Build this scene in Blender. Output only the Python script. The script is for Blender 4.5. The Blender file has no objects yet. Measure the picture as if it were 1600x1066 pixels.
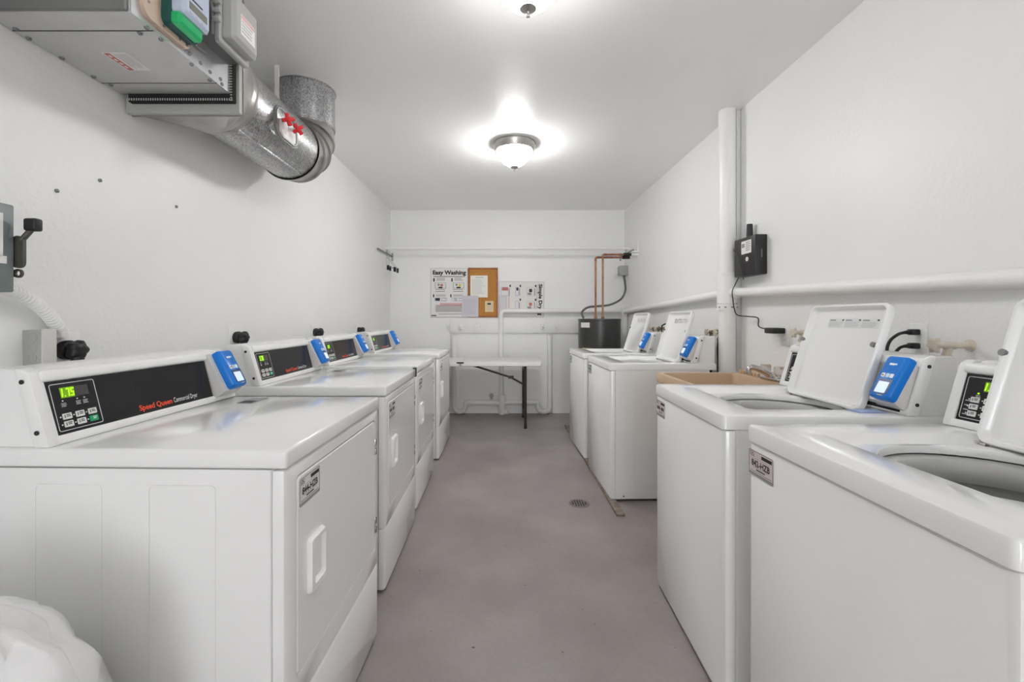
import bpy, bmesh, math, random
from mathutils import Vector, Matrix, noise

random.seed(7)
PI = math.pi
C = bpy.context.scene.collection

# ------------------------------------------------------------------ materials
def mat(name, col, rough=0.5, metal=0.0, emit=None, strength=0.0, coat=0.0, spec=0.5,
        bump=0.0, bscale=60.0, var=0.0, vscale=6.0, trans=0.0, alpha=1.0, bdist=0.004, detail=4.0):
    m = bpy.data.materials.new(name)
    m.use_nodes = True
    nt = m.node_tree
    b = nt.nodes['Principled BSDF']
    b.inputs['Base Color'].default_value = (*col, 1)
    b.inputs['Roughness'].default_value = rough
    b.inputs['Metallic'].default_value = metal
    b.inputs['Specular IOR Level'].default_value = spec
    b.inputs['Coat Weight'].default_value = coat
    b.inputs['Coat Roughness'].default_value = 0.08
    b.inputs['Transmission Weight'].default_value = trans
    if emit:
        b.inputs['Emission Color'].default_value = (*emit, 1)
        b.inputs['Emission Strength'].default_value = strength
    tc = nt.nodes.new('ShaderNodeTexCoord')
    if var > 0:
        n = nt.nodes.new('ShaderNodeTexNoise')
        n.inputs['Scale'].default_value = vscale
        n.inputs['Detail'].default_value = 5
        nt.links.new(tc.outputs['Object'], n.inputs['Vector'])
        r = nt.nodes.new('ShaderNodeValToRGB')
        r.color_ramp.elements[0].position = 0.3
        r.color_ramp.elements[1].position = 0.7
        r.color_ramp.elements[0].color = (*[max(0, c * (1 - var)) for c in col], 1)
        r.color_ramp.elements[1].color = (*[min(1, c * (1 + var)) for c in col], 1)
        nt.links.new(n.outputs['Fac'], r.inputs['Fac'])
        nt.links.new(r.outputs['Color'], b.inputs['Base Color'])
    if bump > 0:
        n = nt.nodes.new('ShaderNodeTexNoise')
        n.inputs['Scale'].default_value = bscale
        n.inputs['Detail'].default_value = detail
        nt.links.new(tc.outputs['Object'], n.inputs['Vector'])
        bp = nt.nodes.new('ShaderNodeBump')
        bp.inputs['Strength'].default_value = bump
        bp.inputs['Distance'].default_value = bdist
        nt.links.new(n.outputs['Fac'], bp.inputs['Height'])
        nt.links.new(bp.outputs['Normal'], b.inputs['Normal'])
    return m

def galvanized():
    m = mat('galvanized_spangle', (0.5, 0.5, 0.5), 0.34, 0.85)
    nt = m.node_tree; b = nt.nodes['Principled BSDF']
    tc = nt.nodes.new('ShaderNodeTexCoord')
    v = nt.nodes.new('ShaderNodeTexVoronoi'); v.inputs['Scale'].default_value = 190
    nt.links.new(tc.outputs['Object'], v.inputs['Vector'])
    sp = nt.nodes.new('ShaderNodeSeparateColor'); nt.links.new(v.outputs['Color'], sp.inputs['Color'])
    r = nt.nodes.new('ShaderNodeValToRGB')
    r.color_ramp.elements[0].color = (0.27, 0.27, 0.27, 1)
    r.color_ramp.elements[1].color = (0.58, 0.58, 0.585, 1)
    nt.links.new(sp.outputs['Red'], r.inputs['Fac'])
    nt.links.new(r.outputs['Color'], b.inputs['Base Color'])
    mr = nt.nodes.new('ShaderNodeMapRange')
    mr.inputs['To Min'].default_value = 0.25; mr.inputs['To Max'].default_value = 0.45
    nt.links.new(sp.outputs['Green'], mr.inputs['Value'])
    nt.links.new(mr.outputs['Result'], b.inputs['Roughness'])
    return m

def floor_material():
    m = mat('mauve_floor_paint', (0.2, 0.17, 0.17), 0.42, spec=0.4)
    nt = m.node_tree; b = nt.nodes['Principled BSDF']
    tc = nt.nodes.new('ShaderNodeTexCoord')
    n1 = nt.nodes.new('ShaderNodeTexNoise'); n1.inputs['Scale'].default_value = 2.2; n1.inputs['Detail'].default_value = 7
    n2 = nt.nodes.new('ShaderNodeTexNoise'); n2.inputs['Scale'].default_value = 55; n2.inputs['Detail'].default_value = 4
    n3 = nt.nodes.new('ShaderNodeTexNoise'); n3.inputs['Scale'].default_value = 34; n3.inputs['Detail'].default_value = 2
    for n in (n1, n2, n3): nt.links.new(tc.outputs['Object'], n.inputs['Vector'])
    r1 = nt.nodes.new('ShaderNodeValToRGB')
    r1.color_ramp.elements[0].position = 0.3; r1.color_ramp.elements[1].position = 0.72
    r1.color_ramp.elements[0].color = (0.258, 0.220, 0.217, 1)
    r1.color_ramp.elements[1].color = (0.368, 0.322, 0.316, 1)
    nt.links.new(n1.outputs['Fac'], r1.inputs['Fac'])
    mx = nt.nodes.new('ShaderNodeMix'); mx.data_type = 'RGBA'; mx.blend_type = 'OVERLAY'
    mx.inputs[0].default_value = 0.10
    nt.links.new(r1.outputs['Color'], mx.inputs[6]); nt.links.new(n2.outputs['Fac'], mx.inputs[7])
    # sparse dark specks
    r3 = nt.nodes.new('ShaderNodeValToRGB')
    r3.color_ramp.elements[0].position = 0.215; r3.color_ramp.elements[1].position = 0.25
    r3.color_ramp.elements[0].color = (0.25, 0.22, 0.2, 1); r3.color_ramp.elements[1].color = (1, 1, 1, 1)
    nt.links.new(n3.outputs['Fac'], r3.inputs['Fac'])
    m2 = nt.nodes.new('ShaderNodeMix'); m2.data_type = 'RGBA'; m2.blend_type = 'MULTIPLY'; m2.inputs[0].default_value = 1
    nt.links.new(mx.outputs[2], m2.inputs[6]); nt.links.new(r3.outputs['Color'], m2.inputs[7])
    nt.links.new(m2.outputs[2], b.inputs['Base Color'])
    bp = nt.nodes.new('ShaderNodeBump'); bp.inputs['Strength'].default_value = 0.05; bp.inputs['Distance'].default_value = 0.001
    nt.links.new(n2.outputs['Fac'], bp.inputs['Height']); nt.links.new(bp.outputs['Normal'], b.inputs['Normal'])
    return m

def cork_material():
    m = mat('cork', (0.5, 0.22, 0.05), 0.85)
    nt = m.node_tree; b = nt.nodes['Principled BSDF']
    tc = nt.nodes.new('ShaderNodeTexCoord')
    n = nt.nodes.new('ShaderNodeTexNoise'); n.inputs['Scale'].default_value = 130; n.inputs['Detail'].default_value = 3
    nt.links.new(tc.outputs['Object'], n.inputs['Vector'])
    r = nt.nodes.new('ShaderNodeValToRGB')
    r.color_ramp.elements[0].position = 0.3; r.color_ramp.elements[1].position = 0.7
    r.color_ramp.elements[0].color = (0.40, 0.165, 0.035, 1); r.color_ramp.elements[1].color = (0.62, 0.29, 0.07, 1)
    nt.links.new(n.outputs['Fac'], r.inputs['Fac']); nt.links.new(r.outputs['Color'], b.inputs['Base Color'])
    return m

M = dict(
    wall=mat('white_wall_paint', (0.865, 0.865, 0.859), 0.42, bump=0.38, bscale=55, bdist=0.004, var=0.012, vscale=2.5),
    ceil=mat('white_ceiling_paint', (0.90, 0.90, 0.893), 0.30, bump=0.22, bscale=38, bdist=0.003, var=0.012, vscale=2),
    floor=floor_material(),
    enamel=mat('white_enamel', (0.85, 0.85, 0.84), 0.14, coat=0.35, bump=0.01, bscale=300, bdist=0.001),
    plastic=mat('white_plastic', (0.85, 0.85, 0.835), 0.34),
    offwhite=mat('grey_white_plastic', (0.66, 0.64, 0.62), 0.45),
    porcelain=mat('basket_enamel', (0.52, 0.52, 0.50), 0.3),
    black=mat('black_gloss_panel', (0.012, 0.012, 0.014), 0.22, spec=0.3),
    rubber=mat('black_rubber', (0.012, 0.012, 0.013), 0.45),
    blackbox=mat('black_powder_coat', (0.014, 0.013, 0.013), 0.4, bump=0.05, bscale=400),
    dark=mat('dark_gap', (0.01, 0.01, 0.01), 0.8),
    blue=mat('blue_plastic', (0.004, 0.185, 0.66), 0.3, spec=0.35),
    blueprint=mat('pale_blue_print', (0.45, 0.66, 0.86), 0.35),
    navy=mat('navy_plastic', (0.01, 0.05, 0.16), 0.3),
    screen=mat('lit_screen', (0.4, 0.48, 0.7), 0.2, emit=(0.55, 0.65, 1.0), strength=0.45),
    orange=mat('orange_red_ink', (0.85, 0.075, 0.02), 0.4),
    white=mat('white_ink', (0.82, 0.82, 0.82), 0.4),
    button=mat('white_button', (0.75, 0.75, 0.73), 0.35),
    green=mat('green_button', (0.0, 0.34, 0.13), 0.35),
    led=mat('green_led', (0.1, 0.5, 0.0), 0.4, emit=(0.40, 1.0, 0.0), strength=0.9),
    ledback=mat('led_glow_window', (0.05, 0.12, 0.0), 0.3, emit=(0.20, 0.42, 0.0), strength=0.35),
    ledoff=mat('unlit_led_window', (0.055, 0.052, 0.048), 0.3),
    ledseg=mat('unlit_led_digit', (0.09, 0.085, 0.08), 0.4),
    ink=mat('black_ink', (0.012, 0.012, 0.016), 0.5),
    inkgrey=mat('grey_ink', (0.28, 0.28, 0.29), 0.6),
    inklight=mat('light_grey_ink', (0.5, 0.5, 0.52), 0.6),
    inkred=mat('dull_red_ink', (0.55, 0.17, 0.14), 0.6),
    inkpink=mat('pink_ink', (0.70, 0.45, 0.45), 0.6),
    inkblue=mat('soft_blue_ink', (0.28, 0.33, 0.62), 0.6),
    tag=mat('pinkish_label', (0.72, 0.63, 0.62), 0.4),
    foil=mat('silver_label', (0.70, 0.70, 0.69), 0.35),
    paper=mat('white_paper', (0.80, 0.78, 0.76), 0.7),
    brightpaper=mat('bright_paper', (0.86, 0.85, 0.79), 0.7),
    lilac=mat('lilac_paper', (0.62, 0.60, 0.66), 0.7),
    cream=mat('cream_card', (0.78, 0.62, 0.36), 0.7),
    cork=cork_material(),
    wood=mat('orange_wood_frame', (0.34, 0.115, 0.03), 0.5, var=0.25, vscale=30),
    runner=mat('weathered_wood', (0.24, 0.19, 0.16), 0.75, var=0.35, vscale=25, bump=0.3, bscale=60),
    galv=galvanized(),
    sheet=mat('sheet_steel', (0.60, 0.60, 0.595), 0.42, 0.55, var=0.05, vscale=8),
    shiny=mat('bright_zinc', (0.70, 0.71, 0.73), 0.22, 0.8, var=0.08, vscale=9),
    darksteel=mat('dull_steel', (0.22, 0.22, 0.22), 0.45, 0.6),
    collar=mat('collar_steel', (0.40, 0.385, 0.37), 0.33, 0.75, var=0.25, vscale=7),
    nickel=mat('brushed_nickel', (0.42, 0.40, 0.38), 0.32, 0.9),
    chrome=mat('chrome', (0.6, 0.58, 0.57), 0.14, 1.0),
    brass=mat('tarnished_brass', (0.28, 0.20, 0.13), 0.4, 0.8, var=0.3, vscale=40),
    copper=mat('copper', (0.37, 0.165, 0.09), 0.3, 0.85, var=0.4, vscale=9),
    pvc=mat('painted_pipe', (0.86, 0.858, 0.84), 0.38, var=0.02, vscale=5, bump=0.05, bscale=40),
    heater=mat('charcoal_enamel', (0.055, 0.054, 0.053), 0.30, 0.25),
    yellow=mat('yellow_label', (0.75, 0.60, 0.04), 0.5),
    greybox=mat('grey_metal_box', (0.42, 0.42, 0.40), 0.45, 0.1),
    disconnect=mat('grey_green_enamel', (0.17, 0.195, 0.20), 0.4, var=0.12, vscale=9),
    olive=mat('olive_lever', (0.075, 0.075, 0.06), 0.45),
    conduit=mat('grey_conduit', (0.13, 0.125, 0.125), 0.45),
    beige=mat('beige_sink_plastic', (0.56, 0.40, 0.26), 0.45),
    tan=mat('tan_plate', (0.60, 0.46, 0.36), 0.45),
    clear=mat('clear_acrylic', (0.86, 0.84, 0.84), 0.08, trans=0.85),
    smoke=mat('tinted_cover', (0.52, 0.58, 0.72), 0.15, coat=0.3),
    greenled=mat('glowing_green_cover', (0.01, 0.27, 0.10), 0.25, emit=(0.02, 0.75, 0.20), strength=0.10),
    teal=mat('dark_teal_cover', (0.01, 0.09, 0.08), 0.2),
    lcd=mat('lcd_glass', (0.20, 0.21, 0.17), 0.25),
    cablered=mat('orange_wire', (0.80, 0.12, 0.02), 0.45),
    red=mat('red_plastic', (0.62, 0.008, 0.012), 0.4),
    creamknob=mat('cream_handwheel', (0.66, 0.60, 0.50), 0.5),
    tabletop=mat('table_plastic', (0.76, 0.755, 0.74), 0.4, bump=0.03, bscale=250),
    tableleg=mat('brown_black_steel', (0.035, 0.026, 0.026), 0.4, 0.2),
    bag=mat('white_plastic_film', (0.82, 0.82, 0.82), 0.32, bump=0.35, bscale=14, bdist=0.02, detail=5),
    glass_far=mat('lamp_glass_lit', (0.9, 0.9, 0.88), 0.3, emit=(1.0, 0.995, 0.985), strength=42.0),
    glass_mid=mat('lamp_glass_lit_middle', (0.9, 0.9, 0.88), 0.3, emit=(1.0, 0.995, 0.985), strength=20.0),
    glass_added=mat('lamp_glass_lit_added', (0.9, 0.9, 0.88), 0.3, emit=(1.0, 0.995, 0.985), strength=4.0),
    wire=mat('hanger_wire', (0.35, 0.35, 0.34), 0.35, 0.8),
)

# ------------------------------------------------------------------ mesh builder
def rrect(x0, x1, y0, y1, r, k=6, km=0):
    """rounded rectangle, counter-clockwise; k points per corner, km extra per side"""
    pts = []
    cs = [(x1 - r, y1 - r, 0), (x0 + r, y1 - r, PI / 2), (x0 + r, y0 + r, PI), (x1 - r, y0 + r, 1.5 * PI)]
    arcs = []
    for cx, cy, a in cs:
        arcs.append([(cx + r * math.cos(a + PI / 2 * i / (k - 1)), cy + r * math.sin(a + PI / 2 * i / (k - 1))) for i in range(k)])
    for i in range(4):
        pts += arcs[i]
        a, b = arcs[i][-1], arcs[(i + 1) % 4][0]
        for j in range(1, km + 1):
            t = j / (km + 1)
            pts.append((a[0] + (b[0] - a[0]) * t, a[1] + (b[1] - a[1]) * t))
    return pts

def spline(pts, n=8):
    pts = [Vector(p) for p in pts]
    out = []
    for i in range(len(pts) - 1):
        p0 = pts[i - 1] if i else pts[0] * 2 - pts[1]
        p1, p2 = pts[i], pts[i + 1]
        p3 = pts[i + 2] if i + 2 < len(pts) else p2 * 2 - p1
        for j in range(n):
            t = j / n
            out.append(0.5 * ((2 * p1) + (p2 - p0) * t + (2 * p0 - 5 * p1 + 4 * p2 - p3) * t * t + (3 * p1 - p0 - 3 * p2 + p3) * t ** 3))
    out.append(pts[-1])
    return out

def bend(pts, r, n=6):
    """polyline with rounded corners"""
    pts = [Vector(p) for p in pts]
    out = [pts[0]]
    for i in range(1, len(pts) - 1):
        a, b, c = pts[i - 1], pts[i], pts[i + 1]
        d1 = (a - b); d2 = (c - b)
        rr = min(r, d1.length * 0.5, d2.length * 0.5)
        p, q = b + d1.normalized() * rr, b + d2.normalized() * rr
        for j in range(n + 1):
            t = j / n
            out.append(p * (1 - t) ** 2 + b * 2 * t * (1 - t) + q * t * t)
    out.append(pts[-1])
    return out

def frame(o, right, up):
    r = Vector(right).normalized(); u = Vector(up).normalized(); n = r.cross(u)
    T = Matrix((r, u, n)).transposed().to_4x4()
    T.translation = Vector(o)
    return T

_text = {}
def text_mesh(body, bold=0.0):
    key = (body, bold)
    if key not in _text:
        cu = bpy.data.curves.new('lettering', 'FONT')
        cu.body = body; cu.size = 1.0; cu.offset = bold; cu.resolution_u = 3
        ob = bpy.data.objects.new('lettering', cu); C.objects.link(ob)
        dg = bpy.context.evaluated_depsgraph_get(); dg.update()
        me = bpy.data.meshes.new_from_object(ob.evaluated_get(dg))
        v = [tuple(x.co) for x in me.vertices]; f = [tuple(p.vertices) for p in me.polygons]
        bpy.data.objects.remove(ob); bpy.data.curves.remove(cu); bpy.data.meshes.remove(me)
        xs = [p[0] for p in v]; ys = [p[1] for p in v]
        _text[key] = (v, f, min(xs), max(xs), min(ys), max(ys))
    return _text[key]

class MB:
    def __init__(s):
        s.v = []; s.f = []; s.fm = []; s.m = []
    def mi(s, m):
        if isinstance(m, str): m = M[m]
        if m not in s.m: s.m.append(m)
        return s.m.index(m)
    def add(s, v, f, m, T=None):
        o = len(s.v); k = s.mi(m)
        for p in v:
            p = Vector(p)
            s.v.append(T @ p if T else p)
        for q in f:
            s.f.append(tuple(i + o for i in q)); s.fm.append(k)
        return s
    def box(s, x0, x1, y0, y1, z0, z1, m, bev=0, seg=2, T=None):
        bm = bmesh.new()
        bmesh.ops.create_cube(bm, size=1)
        for q in bm.verts:
            q.co = Vector(((x0 + x1) / 2 + q.co.x * (x1 - x0), (y0 + y1) / 2 + q.co.y * (y1 - y0), (z0 + z1) / 2 + q.co.z * (z1 - z0)))
        if bev > 0:
            bmesh.ops.bevel(bm, geom=bm.edges[:], offset=bev, segments=seg, profile=0.5, affect='EDGES')
        bm.verts.index_update()
        s.add([q.co.copy() for q in bm.verts], [tuple(v.index for v in f.verts) for f in bm.faces], m, T)
        bm.free(); return s
    def loops(s, L, m, cap0=True, cap1=True, T=None, closed=True):
        n = len(L[0]); v = [p for l in L for p in l]; f = []
        for i in range(len(L) - 1):
            for j in range(n if closed else n - 1):
                a, b = i * n + j, i * n + (j + 1) % n
                f.append((a, b, b + n, a + n))
        if cap0: f.append(tuple(range(n))[::-1])
        if cap1: f.append(tuple((len(L) - 1) * n + j for j in range(n)))
        return s.add(v, f, m, T)
    def tube(s, pts, r, m, seg=12, caps=True, T=None):
        pts = [Vector(p) for p in pts]; n = len(pts)
        rs = r if isinstance(r, (list, tuple)) else [r] * n
        L = []; u = None
        for i, p in enumerate(pts):
            t = (pts[min(i + 1, n - 1)] - pts[max(i - 1, 0)]).normalized()
            if u is None:
                u = t.orthogonal().normalized()
            u = (u - t * u.dot(t)).normalized()
            w = t.cross(u)
            L.append([p + (u * math.cos(2 * PI * j / seg) + w * math.sin(2 * PI * j / seg)) * rs[i] for j in range(seg)])
        return s.loops(L, m, caps, caps, T)
    def cyl(s, a, b, r, m, seg=20, T=None, r2=None):
        return s.tube([a, b], [r, r if r2 is None else r2], m, seg, True, T)
    def lathe(s, prof, m, seg=36, T=None, cap0=False, cap1=False):
        L = [[(r * math.cos(2 * PI * j / seg), r * math.sin(2 * PI * j / seg), h) for j in range(seg)] for r, h in prof]
        return s.loops(L, m, cap0, cap1, T)
    def prism(s, poly, y0, y1, m, T=None):
        return s.loops([[(x, y0, z) for x, z in poly], [(x, y1, z) for x, z in poly]], m, True, True, T)
    def plate(s, x0, x1, y0, y1, n0, n1, m, r=0, T=None):
        """flat slab in a frame's own right/up/normal axes"""
        if r > 0:
            q = rrect(x0, x1, y0, y1, r, 5)
            return s.loops([[(a, b, n0) for a, b in q], [(a, b, n1) for a, b in q]], m, True, True, T)
        return s.box(x0, x1, y0, y1, n0, n1, m, T=T)
    def outline(s, x0, x1, y0, y1, w, n0, n1, m, r, T=None):
        a = rrect(x0, x1, y0, y1, r, 5); b = rrect(x0 + w, x1 - w, y0 + w, y1 - w, max(r - w, 0.0003), 5)
        return s.loops([[(p, q, n0) for p, q in a], [(p, q, n1) for p, q in a], [(p, q, n1) for p, q in b], [(p, q, n0) for p, q in b]], m, False, False, T)
    def ball(s, c, r, m, seg=12, T=None):
        c = Vector(c)
        k = seg // 2
        L = [[c + Vector((r * math.sin(PI * (i + .02) / (k + .04)) * math.cos(2 * PI * j / seg), r * math.sin(PI * (i + .02) / (k + .04)) * math.sin(2 * PI * j / seg), r * math.cos(PI * (i + .02) / (k + .04)))) for j in range(seg)] for i in range(k + 1)]
        return s.loops(L, m, True, True, T)
    def text(s, body, x, y, height, m, T, n=0.0, width=None, align='l', bold=0.0):
        """lettering with its baseline at (x, y) in frame T; width squeezes it to an exact length"""
        v, f, a, b, c, d = text_mesh(body, bold)
        k = height / 0.70
        kx = (width / (b - a)) if width else k
        off = {'l': 0, 'c': -(b - a) * kx / 2, 'r': -(b - a) * kx}[align]
        return s.add([(x + off + (p[0] - a) * kx, y + p[1] * k, n) for p in v], f, m, T)
    def lines(s, x0, x1, y0, y1, count, m, T, n, fill=0.45, ragged=0.25):
        """rows of print too small to read"""
        h = (y1 - y0) / count
        for i in range(count):
            w = (x1 - x0) * (1 - random.random() * ragged)
            s.plate(x0, x0 + w, y1 - (i + fill) * h, y1 - i * h, n - 0.0001, n, m, T=T)
        return s
    def build(s, name, parent=None, smooth=38, recalc=True):
        me = bpy.data.meshes.new(name)
        me.from_pydata([tuple(p) for p in s.v], [], s.f)
        for m in s.m: me.materials.append(m)
        me.polygons.foreach_set('material_index', s.fm)
        if recalc:
            bm = bmesh.new(); bm.from_mesh(me)
            bmesh.ops.recalc_face_normals(bm, faces=bm.faces[:]); bm.to_mesh(me); bm.free()
        me.update()
        if smooth:
            me.shade_smooth(); me.set_sharp_from_angle(angle=math.radians(smooth))
        ob = bpy.data.objects.new(name, me); C.objects.link(ob)
        if parent: ob.parent = parent
        return ob

def tag(o, label, cat, group=None, kind=None):
    o['label'] = label; o['category'] = cat
    if group: o['group'] = group
    if kind: o['kind'] = kind
    return o
def thing(name, label, cat, loc=(0, 0, 0), rz=0, group=None):
    o = bpy.data.objects.new(name, None); C.objects.link(o)
    o.empty_display_size = 0.1
    o.location = loc; o.rotation_euler = (0, 0, rz)
    return tag(o, label, cat, group)
def structure(o, label, cat):
    return tag(o, label, cat, kind='structure')
def dup(root, label, loc, rz=0):
    """a copy of a thing with copies of its parts and their sub-parts"""
    r = root.copy(); C.objects.link(r)
    r.location = loc; r.rotation_euler = (0, 0, rz); r['label'] = label
    for ch in list(root.children):
        c = ch.copy(); C.objects.link(c); c.parent = r
        for g in list(ch.children):
            d = g.copy(); C.objects.link(d); d.parent = c
    return r
def part_of(root, name):
    for c in root.children_recursive:
        if c.name.split('.')[0] == name: return c

# ------------------------------------------------------------------ room
XL, YB, ZC, YF = -1.43, 5.66, 2.60, -4.50  # unseen end set far back so the doorway daylight spreads more evenly
XR, XN = 1.56, 1.58                       # right wall: far stretch, near stretch
def shell(name, quads, m, label, cat, thick):
    b = MB()
    for q in quads: b.box(*q, m)
    return structure(b.build(name, smooth=0), label, cat)
shell('floor', [(XL - .2, XN + .2, YF - .2, YB + .2, -.12, 0)], 'floor', 'mauve grey painted concrete floor with scuffs', 'floor', .1)
shell('ceiling', [(XL - .2, XN + .2, YF - .2, YB + .2, ZC, ZC + .12)], 'ceil', 'white painted ceiling with faint trowel texture', 'ceiling', .1)
shell('wall_left', [(XL - .2, XL, YF, YB + .2, 0, ZC)], 'wall', 'white textured wall behind the dryers', 'wall', .1)
shell('wall_back', [(XL, XN + .2, YB, YB + .2, 0, ZC)], 'wall', 'white wall at the end of the aisle', 'wall', .1)
DX0, DX1, DZ = -.75, .95, 2.20  # unseen doorway behind the camera, added to let daylight into the room
shell('wall_front', [(XL - .2, DX0, YF - .2, YF, 0, ZC), (DX1, XN + .2, YF - .2, YF, 0, ZC), (DX0, DX1, YF - .2, YF, DZ, ZC)], 'wall', 'white wall at the unseen end of the room, with an added doorway', 'wall', .1)
shell('wall_right', [(XR, XN + .2, 2.945, YB, 0, ZC), (XN + .10, XN + .2, 2.925, 2.945, 0, ZC), (XN, XN + .2, YF, 2.925, 0, ZC)],
      'wall', 'white textured wall behind the washers, with a narrow pipe chase', 'wall', .1)
b = MB(); b.box(-.67, 1.30, YB - .028, YB, 1.028, 1.212, 'pvc', .004)
structure(b.build('trim_1'), 'white painted mounting board below the laundry posters', 'trim board')

b = MB()
b.box(DX0 - .06, DX0, YF, YF + .018, 0, DZ + .06, 'pvc', .003); b.box(DX1, DX1 + .06, YF, YF + .018, 0, DZ + .06, 'pvc', .003); b.box(DX0, DX1, YF, YF + .018, DZ, DZ + .06, 'pvc', .003)
structure(b.build('trim_2'), 'white casing around the added open doorway behind the camera', 'door trim')
portal = bpy.data.lights.new('added_doorway_daylight', 'AREA'); portal.shape = 'RECTANGLE'; portal.size = DX1 - DX0; portal.size_y = DZ  # portal for sky light through the added doorway
portal.cycles.is_portal = True
po = bpy.data.objects.new('added_doorway_daylight', portal); C.objects.link(po)
po.location = ((DX0 + DX1) / 2, YF - .19, DZ / 2); po.rotation_euler = (PI / 2, 0, PI)

# ------------------------------------------------------------------ ceiling lights
def ceiling_light(loc, label, glass):
    t = thing('ceiling_light', label, 'ceiling light', loc, 0, 'flush dome ceiling lights')
    b = MB(); b.lathe([(.0, .0), (.168, 0), (.170, -.010), (.166, -.026), (.161, -.045), (.154, -.062), (.142, -.062), (.138, -.02), (0, -.02)], 'nickel', 48)
    for a in (0.6, 2.7, 4.8):
        b.ball((.161 * math.cos(a), .161 * math.sin(a), -.045), .008, 'chrome')
    b.build('mounting_ring', t)
    b = MB(); b.lathe([(.140, -.046), (.1395, -.064), (.131, -.092), (.113, -.122), (.085, -.152), (.05, -.174), (.014, -.182), (.002, -.183)], glass, 48)
    b.build('glass_dome', t)
    b = MB(); b.lathe([(.001, -.180), (.026, -.178), (.033, -.184), (.024, -.192), (.008, -.197), (.005, -.204), (.008, -.209), (.007, -.216), (.001, -.220)], 'nickel', 20)
    b.build('finial', t)
    return t
ceiling_light((.095, 3.51, ZC), 'dome ceiling light farther along the aisle, hanging in full view', 'glass_far')
ceiling_light((.10, 1.72, ZC), 'dome ceiling light cut off by the top edge of the photo', 'glass_mid')
ceiling_light((.10, -.20, ZC), 'added dome ceiling light overhead behind the camera, unseen, to light the room', 'glass_added')  # unseen extra lamp, added to help light the room

# ------------------------------------------------------------------ laundry machines (front at x = 0 facing +x, width along +y)
TOP = .914
LEN = math.hypot(.045, .172)
def slope_frame(d=.555, z=TOP):
    """sloping console face: right = +y, up = along the slope, normal outwards"""
    return frame((-d, 0, z), (0, 1, 0), (-.045, 0, .172))

def side_emboss(b, x0, x1, z0, z1, y, sgn):
    b.outline(x0, x1, z0, z1, .004, 0, .0016, 'enamel', .012, frame((0, y, 0), (1, 0, 0), (0, 0, 1)) if sgn < 0 else frame((0, y, 0), (1, 0, 0), (0, 0, 1)) @ Matrix.Scale(-1, 4, (0, 0, 1)))

def seven(b, T, x, y, w, h, segs, m, n):
    t = h * .15; sl = .12
    S = {'a': (0, w, h - t, h), 'd': (0, w, 0, t), 'g': (0, w, h / 2 - t / 2, h / 2 + t / 2), 'f': (0, t, h / 2, h), 'e': (0, t, 0, h / 2), 'b': (w - t, w, h / 2, h), 'c': (w - t, w, 0, h / 2)}
    for k in segs:
        a, c, e, g = S[k]
        v = [(x + a + sl * e, y + e, n), (x + c + sl * e, y + e, n), (x + c + sl * g, y + g, n), (x + a + sl * g, y + g, n)]
        b.add(v, [(0, 1, 2, 3)], m, T)

def asset_label(parent, T, code, m):
    """owner's tag: black border, mark, bar code block, number"""
    b = MB()
    W_, H_ = .112, .070
    b.plate(0, W_, 0, H_, 0, .0008, m, .004, T)
    b.outline(.0015, W_ - .0015, .0015, H_ - .0015, .0012, .0008, .0011, 'ink', .004, T)
    b.text('CSC', .006, H_ - .0135, .0085, 'ink', T, .0012, width=.020, bold=.02)
    b.plate(.006, .028, H_ - .017, H_ - .016, .0008, .0012, 'ink', T=T)
    b.text('R', .029, H_ - .009, .0035, 'ink', T, .0012)
    b.plate(.060, .106, H_ - .016, H_ - .007, .0008, .0012, 'ink', T=T)
    b.plate(.016, .096, H_ - .0215, H_ - .021, .0008, .0012, 'inkgrey', T=T)
    if code:
        b.text(code, .014, .0275, .0165, 'ink', T, .0012, width=.084, bold=.032)
    else:
        for i in range(7):
            if i != 3: b.plate(.014 + i * .0122, .023 + i * .0122, .0285, .043, .0008, .0012, 'ink', T=T)
        b.plate(.052, .058, .0345, .037, .0008, .0012, 'ink', T=T)
    b.plate(.022, .09, .0235, .0243, .0008, .0012, 'inkgrey', T=T)
    b.plate(.036, .076, .0175, .0205, .0008, .0012, 'ink', T=T)
    b.plate(.008, .104, .0115, .0135, .0008, .0012, 'inkgrey', T=T)
    b.plate(.004, .108, .004, .0085, .0008, .0012, 'inkgrey', T=T)
    return b.build('asset_label', parent, 0)

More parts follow.
